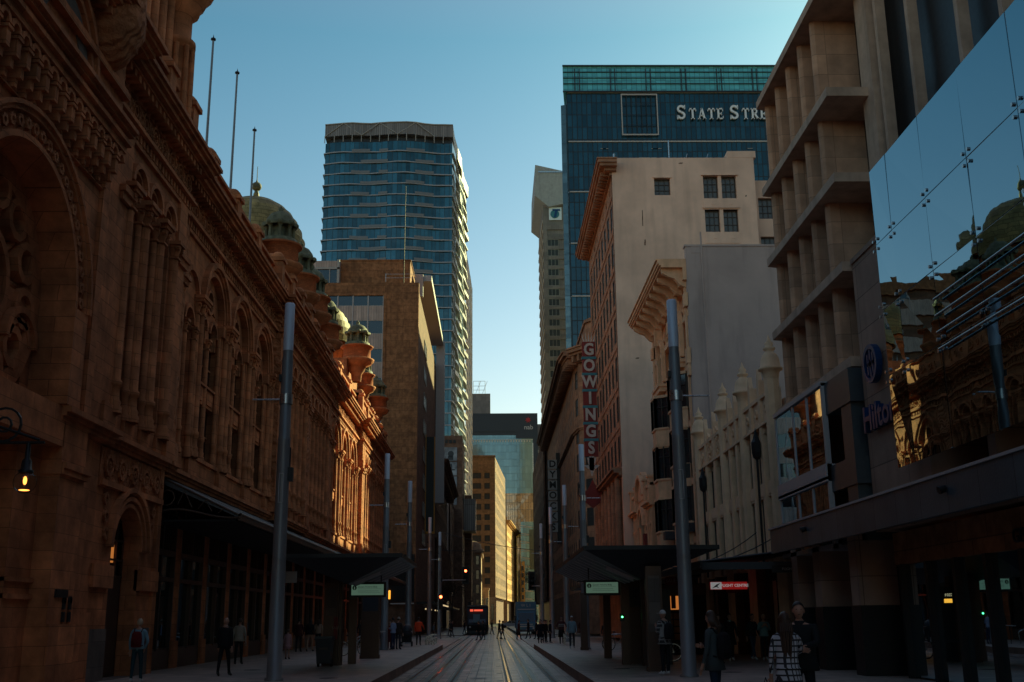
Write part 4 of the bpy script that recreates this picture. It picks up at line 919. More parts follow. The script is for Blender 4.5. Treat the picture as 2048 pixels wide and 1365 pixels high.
b=MB(TF(86.2)); wallholes(b,22.3,27,.3,38.2,[(22.8,24.1,34.7,36.6),(22.8,24.1,31.2,33.1),(22.8,24.1,27.6,29.5)],-.45,0); b.build('setback_wall','cream',B)
for z in (34.7,31.2,27.6): putwin(winmesh(1.3,1.9,3,3,.06,'winwarm','wframe'),TF(86.2),23.45,-.3,z,B)
b=MB(); b.tube((15.5,87,39.6),(15.5,87,42.3),.07,.07,6); b.tube((10.8,88,39.6),(10.8,88,41.5),.09,.09,6)
for x in (16.6,18.4): b.tube((x,86,39.7),(x+.3,86,40.6),.04,.04,5)
b.tube((14.4,86,40.2),(15.4,86,40.2),.04,.04,5); b.build('roof_pipe','steel',B)
T=TR(10.25)
grid(B,T,85.5,107,13.5,36.6,8,7,.5,.62,'terra',cols=1,rows=2,depth=.1,back=.3,gm='winfar')
b=MB(T); b.box(85.0,85.5,-.35,.05,13.5,39); b.box(107,107.5,-.35,.05,13.5,39)
b.box(85.0,107.5,-.35,.04,36.6,38.2)
for k in range(8): b.box(85.5,107,0,.05,13.4+3.3*k,13.6+3.3*k)
for k in range(7): b.ring(87+2.89*k,37.4,.22,.34,0,.1,0,2*PI,8)
cornice(b,85.2,107.5,38.2,0,[(.25,.25),(.25,.7),(.25,1.15),(.3,1.3),(.1,1.4)],True)
u=85.4
while u<107.5: b.box(u,u+.25,0,1.0,38.3,38.8); u+=.75
cornice(b,85,107.5,12.8,0,[(.2,.3),(.2,.7),(.2,.9)],False)
b.box(85,107.5,-.35,.0,.3,12.8)
b.build('terracotta_trim','terra',B)
b=MB(T)
for k in range(7): b.tube((86.5+2.9*k,.25,5),(86.5+2.9*k,.25,12.7),.3,.27,8)
b.build('column','terra',B)
for k in range(7): putwin(winmesh(1.6,3.2,2,3,.08,'win','wframe'),T,87.9+2.9*k,.1,8,B)
# GOWINGS vertical sign
t=thing('vertical_sign','tall red blade sign spelling GOWINGS in pale letters with teal bands','sign',(9,98,16),)
TS=TF(98.0); x0,x1=8.4,9.65
b=MB(TS); b.box(x0,x1,-.35,0,16.2,27.0); b.build('panel','dred',t)
hh=10.8/7
for k,ch in enumerate('GOWINGS'):
    z=27.0-hh*(k+.5)-.03
    text(ch,1.55,TS,9.03,z,'letter','letter',t,.1,.05,bold=.05,sx=.85)
    if k<6: b=MB(TS); b.box(x0-.05,x1+.05,-.4,.06,z-hh/2-.12,z-hh/2+.12); b.build('teal_band','teal',t)
b=MB(TS)
for k in range(5): b.ext([(x0+.13+.22*k,27.0),(x0+.27+.22*k,27.0),(x0+.2+.22*k+.1*(k-2),27.8+.1*(2-abs(k-2)))],-.1,.0)
b.box(8.8,9.25,-.1,0,15.0,16.2); b.ext([(8.3,15.4),(9.8,15.4),(9.2,14.9),(8.9,14.9)],-.1,0); b.ext([(8.6,16.1),(9.45,16.1),(9.07,14.4),(8.98,14.4)],-.1,0)
b.build('crest','letter',t)
b=MB(TS); b.ext([(8.4,12.0),(9.05,11.5),(9.7,12.0),(9.9,12.9),(9.5,13.2),(9.05,14.1),(8.6,13.2),(8.2,12.9)],-.2,0); b.build('red_emblem','dred',t)
# curved brown corner across the side street
B=thing('brown_corner_building','brown stone corner building with deep dark cornice curving away behind the red blade sign','building',(14,160,0))
fp=[(12.6,130),(10.9,132.5),(10.5,137),(10.5,206),(16,206),(16,130)]
b=MB(); b.slab([(x+.4,y+.3) for x,y in fp],.1,35); b.build('core','darkst',B)
fs=[((12.6,130),(16,130)),((10.9,132.5),(12.6,130)),((10.5,137),(10.9,132.5)),((10.5,206),(10.5,137))]
for k,(p,q) in enumerate(fs):
    Ln=math.dist(p,q); T=TT(p,q)
    nc={0:2,1:1,2:1,3:22}[k]; grid(B,T,0,Ln,5,33,nc,8,.42,.62,'terra',cols=1,rows=2,depth=.1,back=.3,maxw=64,gm='winfar')
    b=MB(T); cornice(b,0,Ln,33,0,[(.4,.3),(.3,.9),(.3,1.5),(.4,1.9),(.2,2.1)],False); u=.3
    while u<Ln-.3: b.box(u,u+.35,0,1.4,32.9,33.7); u+=1.1
    b.build('cornice','terra' if k<3 else 'darkst',B); b=MB(T); cornice(b,0,Ln,24.5,0,[(.2,.2),(.2,.4)],False); b.build('string_course','terra' if k<3 else 'darkst',B)
b=MB(); b.slab([(13.6,131),(12.0,134),(11.9,150),(15.8,150),(15.8,131)],34.6,38.6); b.slab([(13.4,130.8),(11.8,133.8),(11.7,150.2),(16,150.2),(16,130.8)],38.6,39.0); b.build('attic_storey','terra',B)
b=MB(); b.slab([(12.6,130.2),(10.9,132.7),(10.5,137),(10.5,206),(16,206),(16,130.2)],.1,5); b.build('base','darkst',B)
b=MB(); b.box(16,34,130.2,206,.1,14); b.build('rear_wing','darkst',B)
# blade sign, capital letters on grey boxes
t=thing('letter_box_sign','column of grey boxes spelling DYMOCKS in dark capitals on the shaded right side','sign',(9,170,18))
TS=TF(168)
for k,ch in enumerate('DYMOCKS'):
    z=25.2-1.62*k; b=MB(TS); b.box(8.62,9.98,-1,0,z-.7,z+.7); f=b.build('letter_box','greysign',t); text(ch,1.45,TS,9.3,z,'darkletter','letter',f,.06,.04,bold=.04)
b=MB(TS); b.box(9.9,10.5,-.9,-.2,13,27); b.build('frame','black',t)
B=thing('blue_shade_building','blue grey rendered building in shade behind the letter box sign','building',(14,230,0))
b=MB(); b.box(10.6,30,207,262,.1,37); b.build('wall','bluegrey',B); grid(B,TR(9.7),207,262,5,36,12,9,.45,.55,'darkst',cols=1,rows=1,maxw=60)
B=thing('dark_far_block','dark narrow building with a lit edge painted in lighter stone at the far right kerb','building',(22,330,0))
b=MB(); b.box(15.5,40,300,299.9+30,.1,60) if False else b.box(15.4,22,262.5,299,.1,44); b.build('wall','darkst',B); grid(B,TR(14.5),262.5,299,5,44,9,9,.5,.5,'goldst',cols=1,rows=1)  # lighter stone on the street face paints its lit edge
# ---------------- grey party wall building with bracketed cornice and bays
B=thing('bay_window_building','ornate building with blank grey side wall, bay windows and deep bracketed cornice right of centre','building',(13,66,0))
b=MB(); b.box(11.75,24,60.3,74,.3,22.7); b.build('core','darkst',B)
b=MB(TF(59.95)); b.box(11.37,24,-.4,0,.3,23.0); b.box(11.3,24,-.5,.04,23.0,23.12); b.box(11.7,12.4,0,.02,22.6,23); b.build('party_wall','grayr',B)
b=MB(); b.tube((12.3,59.93,12),(12.3,59.93,23.9),.05,.05,6); b.build('pipe','grayr',B)
XW=11.4; T=TR(XW)
b=MB(T); b.box(60.4,60.8,-.3,.12,.3,22.2); b.box(66.0,67.0,-.3,.0,.3,22.2); b.box(73.3,74,-.3,.1,.3,22.2); b.box(60.5,74,-.5,-.3,.3,22.2)
for z in (6.3,9.6,12.9,16.2,19.2): b.box(60,74,-.3,.06,z-.35,z)
for u in (60.25,66.5,73.6):
    b.box(u-.3,u+.3,0,.25,16.0,16.9); b.box(u-.25,u+.25,0,.2,15.3,16.0); b.box(u-.3,u+.3,0,.24,19.4,20.2)
b.build('street_front','ornate',B)
def baywin(uc,z0,z1,ww,name):
    pts=[(uc-ww,0),(uc-ww*.55,.75),(uc+ww*.55,.75),(uc+ww,0)]
    W=[tuple(MB(T).w((p[0],p[1],0)))[:2] for p in pts]
    b=MB(); 
    b.slab(W,z0-1.0,z0); W2=[tuple(MB(T).w((uc+(p[0]-uc)*1.06,p[1]*1.12,0)))[:2] for p in pts]; b.slab(W2,z0-.08,z0+.04); b.slab(W2,z1,z1+.18); b.slab(W,z0-1.3+.0,z0-1.0)
    f=b.build('bay',"ornate",B)
    b=MB(); W3=[tuple(MB(T).w((uc+(p[0]-uc)*.95,p[1]*.9,0)))[:2] for p in pts]; b.slab(W3,z0+.04,z1); b.build('window','win',f)
    b=MB()
    for p,q in zip(W,W[1:]):
        for t in (0,.5,1):
            x=p[0]+(q[0]-p[0])*t; y=p[1]+(q[1]-p[1])*t; r=.07 if t in(0,1) else .035; b.box(x-r,x+r,y-r,y+r,z0,z1)
        b.tube((p[0],p[1],z0+(z1-z0)*.68),(q[0],q[1],z0+(z1-z0)*.68),.03,.03,4)
    b.build('window_frame','wframe',f)
for uc in (63.2,70.2):
    for z0,z1 in ((7.2,9.2),(10.5,12.6),(13.8,15.8)): baywin(uc,z0,z1,1.35,'bay')
    b=MB(T); b.ring(uc,18.8,.75,.95,0,.2,seg=12); b.ring(uc,18.8,.95,1.15,0,.3,seg=12); b.box(uc-1.15,uc-.8,0,.25,16.9,18.8); b.box(uc+.8,uc+1.15,0,.25,16.9,18.8); b.box(uc-1.4,uc+1.4,0,.6,16.5,16.7); b.box(uc-1.3,uc+1.3,0,.5,16.2,16.5)
    b.ext([(uc-.12,19.5),(uc+.12,19.5),(uc+.18,20.6),(uc-.18,20.6)],0,.5); b.build('arched_surround','ornate',B)
    b=MB(T); b.archpanel(uc-.8,uc+.8,16.9,19.9,uc,.7,18.7,16.95,-.25,-.1); b.build('arch_panel','ornate',B)
    putwin(winmesh(1.3,2.6,2,3,.07,'win','wframe'),T,uc,-.1,16.95,B)
b=MB(T)
cornice(b,60,74,21.75,0,[(.12,1.5),(.12,1.62),(.2,1.7),(.08,1.8)],False)
b.box(60,74,-.3,.25,21.0,21.75); b.build('cornice','ornate',B)
for k in range(9):
    u=60.3+1.62*k; b=MB((Vector((XW,u,0)),Vector((-1,0,0)),Vector((0,1,0))))
    b.ext([(0,20.6),(.35,20.75),(.7,21.15),(1.1,21.3),(1.4,21.5),(1.45,21.75),(0,21.75)],0,.32); b.build('cornice_bracket','ornate',B)
b=MB(T); b.box(67.2,72.8,0,.1,16.2,16.3); b.build('ledge','ornate',B)
for u,z in ((61.6,6.6),(67.9,6.6)):
    b=MB(T); b.box(u,u+.8,0,.7,z,z+.5); b.build('air_conditioner','charcoal',B)
# ---------------- low ornate building with balustrade
B=thing('gabled_building','low ornate pale stone building with arched gable and balustraded parapet below the cream wall','building',(12,79,0))
XW=10.9; T=TR(XW)
b=MB(); b.box(11.4,22,74.2,84.8,.3,10.5); b.build('core','darkst',B)
b=MB(T); 
b.archpanel(77.4,81.4,.3,10.4,79.4,.9,8.3,4.4,-.4,0,12); b.ring(79.4,8.3,.9,1.1,0,.15); b.ring(79.4,8.3,1.25,1.5,0,.25)
for u0,k in ((74.4,3),(81.7,3)):
    for i in range(k): b.archpanel(u0+i*1.0,u0+i*1.0+1.0,.3,9.4,u0+.5+i,.3,7.9,5.0,-.4,0,8); b.ring(u0+.5+i,7.9,.3,.42,0,.1,seg=8); b.box(u0+i-.06,u0+i+.06,0,.12,4.6,9.2)
b.ext([(77.4,10.2),(77.9,10.9),(78.6,11.9),(79.4,12.3),(80.2,11.9),(80.9,10.9),(81.4,10.2)],-.4,.05); b.ring(79.4,9.9,1.9,2.15,0,.3,.25,PI-.25,14)
cornice(b,74.2,77.5,9.4,0,[(.15,.2),(.15,.4)],False); cornice(b,81.3,84.9,9.4,0,[(.15,.2),(.15,.4)],False)
for u0,u1 in ((74.3,77.2),(81.6,84.8)):
    b.box(u0,u1,-.2,.1,10.75,10.95); u=u0+.1
    while u<u1: b.tube((u,-.05,9.7),(u,-.05,10.75),.08,.06,6); u+=.3
    for uu in (u0,u1-.5): b.box(uu,uu+.5,-.3,.2,9.7,11.3); b.box(uu-.08,uu+.58,-.38,.28,11.3,11.45)
b.build('front','ornate',B)
b=MB(T); b.box(74.4,84.8,-.42,-.38,4.4,9.3); b.build('window','win',B)
b=MB(T); b.box(76.4,77.1,0,.35,6.2,7.6); b.build('red_banner','dred',B)
# ---------------- pinnacled gothic building
B=thing('pinnacled_theatre','pale gothic style front with slender piers and bell shaped pinnacles on the right','building',(12,49,0))
XW=10.9; T=TR(XW)
b=MB(); b.box(11.4,22,41.3,57.2,.3,10.2); b.build('core','creamt',B)
b=MB(T)
tur=[41.3,46.0,50.2,56.4]
us=[]
b.box(41.1,57.2,-.35,-.2,3.8,10.6)
for a,c in zip(tur,tur[1:]):
    k=3; w=(c-a)/k
    for i in range(1,k): us.append(a+w*i)
for u in us: b.box(u-.15,u+.15,-.2,.13,3.8,11.2); b.ext([(u-.15,11.2),(u+.15,11.2),(u,11.7)],-.05,.13); b.box(u-.2,u+.2,-.2,.1,3.8,10.5)
for z0,z1 in ((6.5,7.1),(9.35,10.5),(3.8,4.3)): b.box(41.1,57.2,-.2,.02,z0,z1)
b.box(41.1,57.2,-.2,.12,10.4,10.55); b.box(41.1,57.2,-.2,.16,9.3,9.4)
allu=sorted(us+tur)
for a,c in zip(allu,allu[1:]):
    m=(a+c)/2; b.box(m-.05,m+.05,-.2,-.02,4.3,9.3)
    b.box(a+.3,c-.3,0,.05,6.6,7.0); b.ring(m,9.0,(c-a)/2-.3,(c-a)/2-.2,-.2,.06,0,PI,8)
    b.ring(m,9.95,.12,.2,.02,.1,0,2*PI,8)
b.build('front','theatre',B)
b=MB(T)
for m in (52.5,53.6,51.6):
    for z in (9.6,9.95,10.3,10.65): b.ring(m,z,.1,.17,.02,.12,0,2*PI,6); b.ring(m+.2,z+.17,.05,.1,.02,.1,0,2*PI,6)
b.build('gothic_tracery','theatre',B)
for a,c in zip(allu,allu[1:]):
    for z0,z1 in ((4.3,6.5),(7.1,9.3)):
        putwin(winmesh(round((c-a)-.45,2),2.1,2,2,.05,'win','wframe'),T,(a+c)/2,-.1,z0+.05,B)
for k,u in enumerate(tur):
    b=MB(); x=XW+.04; H=11.25
    b.lathe(x,u,[(.30,.3),(.30,H)],8,sharp=True)
    b.lathe(x,u,[(.30,H-.3),(.36,H),(.48,H+.05),(.48,H+.12),(.40,H+.18),(.37,H+.45),(.3,H+.65),(.2,H+.75),(.15,H+.82),(.24,H+.88),(.24,H+.95),(.14,H+1.0),(.18,H+1.12),(.08,H+1.25),(0,H+1.5)],14); b.build('pinnacle','theatre',B)
for u in (43.0,54.4):
    b=MB(T); b.tube((u,.3,3.8),(u,.3,8.0),.05,.05,6); p=b.w((u,.3,0)); b.T=None
    b.lathe(p.x,p.y,[(.05,8.0),(.16,8.1),(.2,8.3),(.2,8.7),(.12,8.85),(0,9.3)],6,sharp=True); b.build('wall_lantern','black',B)
# ---------------- hotel with slabs, fins and glass screen
B=thing('hotel_building','concrete and sandstone hotel front of deep slabs and vertical fins beside a big glass screen','building',(12,32,0))
b=MB(); b.box(12.7,30,30.9,40,.3,21.4); b.box(12.9,30,15,30.9,.3,36); b.build('core','dark',B)
def q(x0,x1,y0,y1,z0,z1,nm,mt): b=MB(); b.box(x0,x1,y0,y1,z0,z1); return b.build(nm,mt,B)
zsl=[9.35,12.3,15.2,18.1,21.8]
for i,z in enumerate(zsl):
    b=MB(); ye=30.9 if z<23 else 30
    b.slab([(10.58,ye),(10.58,39.3),(12.6,39.9),(12.6,ye),(11.9,ye)],z-.30,z); b.build('floor_slab','conc',B)
for i in range(4):
    z0=zsl[i]; z1=zsl[i+1]-.3
    for k in range(6):
        y=38.9-1.55*k
        if y<31.2: continue
        b=MB(); x=10.85
        b.slab([(12.5,y),(x+.12,y),(x+.03,y+.06),(x,y+.15),(x+.03,y+.26),(x+.12,y+.32),(12.5,y+.32)],z0,z1); b.build('fin','fin',B)
b=MB(); b.box(12.5,12.8,22,30.6,12,36); b.build('rear_glass','black',B); b=MB(); b.box(12.0,12.6,39.9,40.2,.3,21.5); b.build('rear_wall','panelst',B); b=MB(); b.box(11.9,12.6,30.45,31.4,12,34); b.build('corner_pier','conc',B)
b=MB(); b.box(12.35,12.55,31.2,39.8,9.4,21.4); b.build('window','win',B)
for y in (29.9,27.6,24.6,22.4): q(12.0,12.3,y,y+.2,11.5,34,'column','conc')
b=MB(); b.box(10.85,12.5,15,30.8,6.3,12.15) ; b.box(10.85,12.5,26.5,30.8,4.2,6.3); b.box(10.8,12.5,15,30.8,12.15,12.3); b.build('stone_wall','panelst',B)
b=MB(); b.box(11.0,12.5,20,26.5,4.2,5.2); b.box(11.3,12.5,23.9,24.3,5.2,6.3); b.build('lower_wall','panelst',B)
b=MB(); b.box(10.45,12.3,30.85,33.2,8.0,9.0); b.box(10.6,12.3,30.85,33.2,4.0,4.9); b.box(10.45,12.3,30.85,33.2,5.6,6.4); b.box(10.5,12.3,31.0,31.9,4.0,9.0); b.build('grey_return','bluegrey',B)
b=MB(); b.box(11.6,12.3,31.5,39.5,3.9,9.3); b.build('recess','conc',B)
b=MB(); 
for y in (33.2,34.9,36.6,38.9): b.box(10.35,10.5,y,y+.12,3.9,9.05)
for z in (8.95,6.35,5.95,3.9): b.box(10.3,11.6,33.2,39.02,z,z+.14)
b.box(10.3,10.45,33.2,39.02,6.0,6.35); fb=b.build('glass_bay_frame','palemetal',B)
b=MB(); b.box(10.38,10.42,33.3,39.0,6.5,8.95); b.box(10.38,10.42,33.3,39.0,4.0,5.95); b.box(10.42,11.6,39.0,39.04,6.5,8.95); b.build('bay_glass','shopglass',fb)
b=MB(); b.ellip((11.0,37.6,6.75),.22,.22,.22); b.build('display_ball','teal',B); b=MB(); b.box(10.9,11.4,36.7,37.1,6.5,7.0); b.build('display_box','red',B)
# glass screen
GX=10.5
b=MB(TR(GX))
ysg=[27.75,26.55,24.3,21.95,19.55,17.1]; zg=[5.6,8.05,9.85,11.7,13.85]
for a,c in zip(ysg,ysg[1:]):
    for z0,z1 in zip(zg,zg[1:]):
        j=[R.uniform(-.012,.012) for _ in range(4)]; q_=[(c+.012,z0+.012),(a-.012,z0+.012),(a-.012,z1-.012),(c+.012,z1-.012)]; b.add([(u_,j[i_]-.01,z_) for i_,(u_,z_) in enumerate(q_)]+[(u_,j[i_]+.01,z_) for i_,(u_,z_) in enumerate(q_)],[(0,1,2),(0,2,3),(4,5,6),(4,6,7),(0,1,5,4),(1,2,6,5),(2,3,7,6),(3,0,4,7)])
b.build('glass_screen','screen',B)
b=MB(TR(GX))
for y in ysg:
    for z in zg[1:-1]:
        for dy in (-.14,.14):
            for dz in (-.14,.14): b.tube((y+dy,.012,z+dz),(y+dy,.05,z+dz),.045,.045,8)
    b.tube((y,-.03,5.6),(y,-.03,13.85),.018,.018,5); 
b.tube((15,-.1,13.1),(27.7,-.1,13.1),.06,.06,6)
for z in zg[1:-1]: b.box(17,27.75,-.03,-.005,z-.02,z+.02)
for z in (9.1,8.7,8.3,7.9): b.tube((15,.12,z),(24.2,.12,z),.03,.03,6)
for y in ysg: 
    for z in zg[1:]: b.tube((y,-.03,z),(y,-.75,z),.03,.03,6)
b.build('glass_fitting','steel',B)
# hotel emblem and lettering
b=MB(TR(10.85)); b.ring(29.3,8.75,.42,.55,.12,.3,0,2*PI,24)
b.ring(29.3,8.75,.0,.12,.15,.28,0,2*PI,10); b.box(29.25,29.35,.15,.28,8.35,9.15); b.box(29.05,29.15,.15,.28,8.45,9.05); b.box(29.45,29.55,.15,.28,8.45,9.05); b.box(29.05,29.55,.15,.28,8.7,8.8); b.build('emblem','blue',B)
TS=(Vector((10.85,0,0)),Vector((0,-1,0)),Vector((-1,0,0)))
text('Hilton',1.02,TS,-29.25,7.3,'blue','lettering',B,.14,.12,bold=.02)
# awning
b=MB(); b.box(9.5,9.62,15,37.4,3.98,4.78); b.build('awning_fascia','fascia',B); 
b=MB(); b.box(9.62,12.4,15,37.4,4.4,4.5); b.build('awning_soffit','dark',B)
b=MB(); b.box(9.46,9.66,15,37.5,4.78,4.84); b.build('awning_edge','palemetal',B)
for y in (22.6,33.1): b=MB(); b.tube((9.5,y,4.5),(9.35,y,4.45),.07,.09,8); b.build('spotlight','black',B)
# ground floor
b=MB(); b.box(11.6,12.5,15,41,.3,4.4); b.build('ground_wall','dark',B)
for y in (31.0,34.6,37.2): q(10.3,11.4,y,y+.75,.3,4.4,'pier','panelst'); b=MB(); b.box(10.27,11.43,y-.03,y+.78,.3,2.2); b.build('pier_base','black',B)
b=MB(); b.box(11.0,11.2,15,30.0,3.25,4.1); b.build('shop_fascia','brown',B)
b=MB(); b.box(11.12,11.15,15,30.0,.35,3.25); b.build('shop_glass','shopglass',B)
for y in (29.6,27.8,26.1,24.4,22.7,21,19.3): q(10.98,11.25,y,y+.16,.3,3.25,'shop_mullion','black')
TS=(Vector((10.97,0,0)),Vector((0,-1,0)),Vector((-1,0,0)))
text('GERMANI',.42,TS,-22.0,3.5,'darkletter','lettering',B,.04,.03)
b=MB(); b.box(11.3,11.5,26.4,26.9,2.85,3.1); b.build('interior_lamp','warmdim',B)
# unseen mass added behind the hotel to block the low sun
B=thing('sun_block_tower','unseen tall slab added behind the hotel front to block the low sun','building',(50,96,0))
b=MB(); b.box(54,90,60,156,.1,110); b.build('wall','greyconc',B)
B=thing('corner_building','plain tall building on the right side behind the viewpoint','building',(20,-30,0))
b=MB(); b.box(12.5,42,-70,12,.1,24); b.build('wall','panelst',B)
B=thing('arcade_wing','southern wing of the red sandstone arcade behind the viewpoint on the left','building',(-25,-30,0))
b=MB(); b.box(-45,-11.3,-90,18.4,.1,20); b.build('wall','sandp',B)
B=thing('shade_block_inner','unseen plain block added behind the brown corner building to shade the office front opposite','building',(29,190,0))
b=MB(); b.box(24,34,165,215,.1,63); b.build('wall','greyconc',B)  # unseen block added to keep sun off the office street face
B=thing('shade_block_side','unseen plain block added behind the cream wall to shade the lower arcade front','building',(34,138,0))
b=MB(); b.box(27,42,124,152,.1,37); b.build('wall','greyconc',B)  # unseen block added to cut the sun off the lower arcade
# ------------------------------------------------------------------ smart poles
def smartpole(x,y,label,arm,H=11.3,z0=.3,first=None,s=1.0):
    t=thing('smart_pole',label,'lamp post',(x,y,z0),'tall smart light poles along the tracks')
    b=MB(); b.lathe(x,y,[(.27*s,z0),(.27*s,z0+.06),(.215*s,z0+.09),(.205*s,z0+3.2),(.2*s,z0+3.3),(.21*s,z0+3.34),(.2*s,z0+3.4),(.185*s,z0+6.8),(.19*s,z0+6.86),(.17*s,z0+6.9),(.165*s,z0+9.25),(.15*s,z0+9.4),(.15*s,z0+9.55)],16); b.build('shaft','pole',t)
    b=MB(); b.lathe(x,y,[(.155*s,z0+9.55),(.155*s,H+.0),(.13*s,H+.04),(0,H+.05)],16); b.build('lamp_tube','polelit',t)
    b=MB(); b.tube((x,y,8.35),(x+arm*1.0,y,8.35),.03,.025,6); b.lathe(x,y,[(.2*s,8.2),(.2*s,8.5)],10); b.build('banner_arm','steel',t)
    b=MB(); b.box(x+.12,x+.3,y-.1,y+.1,5.9,6.3); b.box(x-.22,x-.14,y-.12,y+.12,8.9,9.1); b.tube((x+.2,y,6.3),(x+.2,y,6.9),.02,.02,5); b.build('fitting_box','black',t)
    b=MB(TF(y-.205*s)); 
    for u0,u1,a,c in ((-.07,.07,5.25,5.27),(-.07,.07,6.1,6.12),(-.07,-.05,5.25,6.12),(.05,.07,5.25,6.12)): b.box(x+u0,x+u1,0,.012,a,c)
    b.build('access_plate','palemetal',t); return t
for x,y,l,a in ((-6.18,31.9,'large grey smart pole with pale tube lamp, nearest on the left pavement',-1),(-6.15,63,'slim smart pole standing behind the left tram shelter','-'),(-5.8,76,'smart pole beside the person in the orange vest','-'),(-6.0,104,'smart pole further back, in front of the dark classical building',-1),(-5.9,122,'smart pole carrying the long traffic signal arm','-'),
 (5.5,31.7,'large dark smart pole with bluish tube lamp, nearest on the right pavement',1),(4.95,60,'smart pole at the far end of the right tram shelter roof',1),(5.2,79,'smart pole rising just left of the right shelter, below the red blade sign',1),(5.0,95,'slim smart pole below the grey letter boxes',1),(4.9,112,'farthest smart pole on the right kerb',-1)):
    smartpole(x,y,l,(-1 if x<0 else 1) if a=='-' else a)
# ------------------------------------------------------------------ traffic signals
def signal(x,y,z,label,arm=None,pole=True,lit='redlamp'):
    t=thing('traffic_signal',label,'traffic light',(x,y,.06),'traffic lights at the crossing')
    s=1.25
    b=MB(TF(y)); b.box(x-.17*s,x+.17*s,-.25,0,z-.6*s,z+.6*s); b.box(x-.3*s,x+.3*s,-.03,.0,z-.75*s,z+.75*s) if arm else None
    for k in range(3): b.ring(x,z+.38*s-.38*s*k,.13*s,.16*s,0,.18,0,PI,8)
    b.build('housing','black',t)
    for k in range(3):
        b=MB(TF(y)); b.ring(x,z+.38*s-.38*s*k,.0,.11*s,.0,.03,0,2*PI,10); b.build('lens',lit if k==0 and lit else 'black',t)
    if arm: b=MB(); b.tube((arm,y,z-.5),(x,y,z-.5),.06,.05,6); b.build('arm','palemetal',t)
    elif pole: b=MB(); b.tube((x,y+.15,.06),(x,y+.15,z+.6),.06,.06,6); b.build('post','pole',t)
signal(-3.05,122,6.6,'red traffic light at the end of the long arm above the tracks',arm=-5.8)
signal(-5.2,110,3.6,'red traffic light on a post behind the bench, left of the arm',lit='redlamp')
signal(-10.0,92,2.9,'red pedestrian light under the left shelter display, near the arcade',lit='redlamp')
signal(3.9,112,5.6,'unlit dark traffic light on an arm over the right track',arm=4.9,lit=None)
signal(-3.2,150,3.4,'unlit traffic light far back beside the tram',lit=None)
# ------------------------------------------------------------------ tram shelters
def shelter(sgn,x0,x1,y0,y1,posts,label,board,zt=4.02):
    t=thing('tram_shelter',label,'shelter',((x0+x1)/2,(y0+y1)/2,.3))
    b=MB(); xm=(x0*.45+x1*.55) if sgn>0 else (x0*.55+x1*.45)
    b.slab([(x0,y0),(x1,y0),(x1,y1),(x0,y1)],zt-.06,zt)
    b.box(x0-.02,x1+.02,y0-.05,y0,zt-.1,zt+.03); b.box(x0-.05,x0,y0,y1,zt-.1,zt+.03); b.box(x1,x1+.05,y0,y1,zt-.1,zt+.03)
    y=y0+.5
    while y<y1: b.box(x0,x1,y,y+.05,zt,zt+.05); y+=.9
    b.build('roof','black',t)
    xi=x0 if sgn>0 else x1; xo=x1 if sgn>0 else x0; xa=xi+(1.9 if sgn>0 else -1.9); zl=3.12
    b=MB(); b.add([(xi,y0+.05,zt-.1),(xa,y0+1.6,zl),(xa,y1,zl),(xi,y1,zt-.1)],[(0,1,2,3)]); b.add([(xi,y0+.05,zt-.1),(xo,y0+.05,zt-.1),(xa,y0+1.6,zl)],[(0,1,2)]); b.add([(xo,y0+.05,zt-.1),(xo,y1,zt-.1),(xa,y1,zl),(xa,y0+1.6,zl)],[(0,1,2,3)])
    b.build('soffit','charcoal',t)
    b=MB(); 
    y=y0+2
    while y<y1-.2: b=MB(); b.tube((xi+(.1 if sgn>0 else -.1),y,zt-.14),(xa,y,zl-.0),.03,.03,4); b.build('soffit_rib','palemetal',t); y+=1.2
    b=MB(); b.tube((xi+sgn*.9,y0+2.2,3.56),(xa-sgn*.15,y0+2.0,3.2),.12,.12,4)
    b.build('soffit_lamp','palemetal',t)
    for (px_,py,w,d) in posts: b=MB(); b.box(px_-w/2,px_+w/2,py,py+d,.3,3.6); b.build('post','bronze',t)
    bx,by=board
    d=thing('info_display','green grey tram information screen with dark frame hanging under the %s shelter'%('right' if sgn>0 else 'left'),'display screen',(bx,by,3),'tram information screens')
    b=MB(TF(by)); b.box(bx-.66,bx+.66,-.14,0,2.72,3.26); b.box(bx-.5,bx-.46,-.1,-.06,3.26,3.7); b.box(bx+.46,bx+.5,-.1,-.06,3.26,3.7); b.box(bx-.9,bx+.6,-.1,-.04,3.2,3.24); b.build('frame','black',d)
    b=MB(TF(by)); b.box(bx-.58,bx+.58,0,.012,2.8,3.18); b.build('screen','screenlcd',d)
    b=MB(TF(by-.012)); b.ring(bx-.47,3.06,0,.08,0,.01,0,2*PI,14); b.build('info_symbol','darkletter',d)
    b=MB(TF(by-.024)); b.box(bx-.485,bx-.455,0,.004,3.0,3.1); b.build('symbol_stem','screenlcd',d)
    text('Queen Victoria Bldg',.085,TF(by-.014),bx-.35,3.09,'darkletter','lettering',d,.004,align='LEFT')
    b=MB(TF(by-.012)); b.box(bx-.35,bx+.5,0,.006,3.02,3.026); b.box(bx-.35,bx+.4,0,.006,2.94,2.95); b.box(bx-.35,bx+.45,0,.006,2.88,2.887); b.build('screen_line','darkletter',d)
    return t
shelter(-1,-6.95,-3.05,36.2,43.5,((-5.95,42.2,.42,.5),(-5.35,46.3,.3,.3),(-4.9,48.6,.25,.3)) if False else ((-5.95,42.2,.45,.5),(-5.45,43.3,.3,.25)),'dark flat-roofed tram stop shelter on the left platform','x' and (-4.55,40.2))
shelter(1,2.85,7.0,34.1,50.5,((4.75,40.0,.3,.35),(5.35,39.0,.3,.4),(4.75,46.5,.3,.3)),'larger dark tram stop shelter with folded soffit on the right platform',(3.95,40.2),4.07)
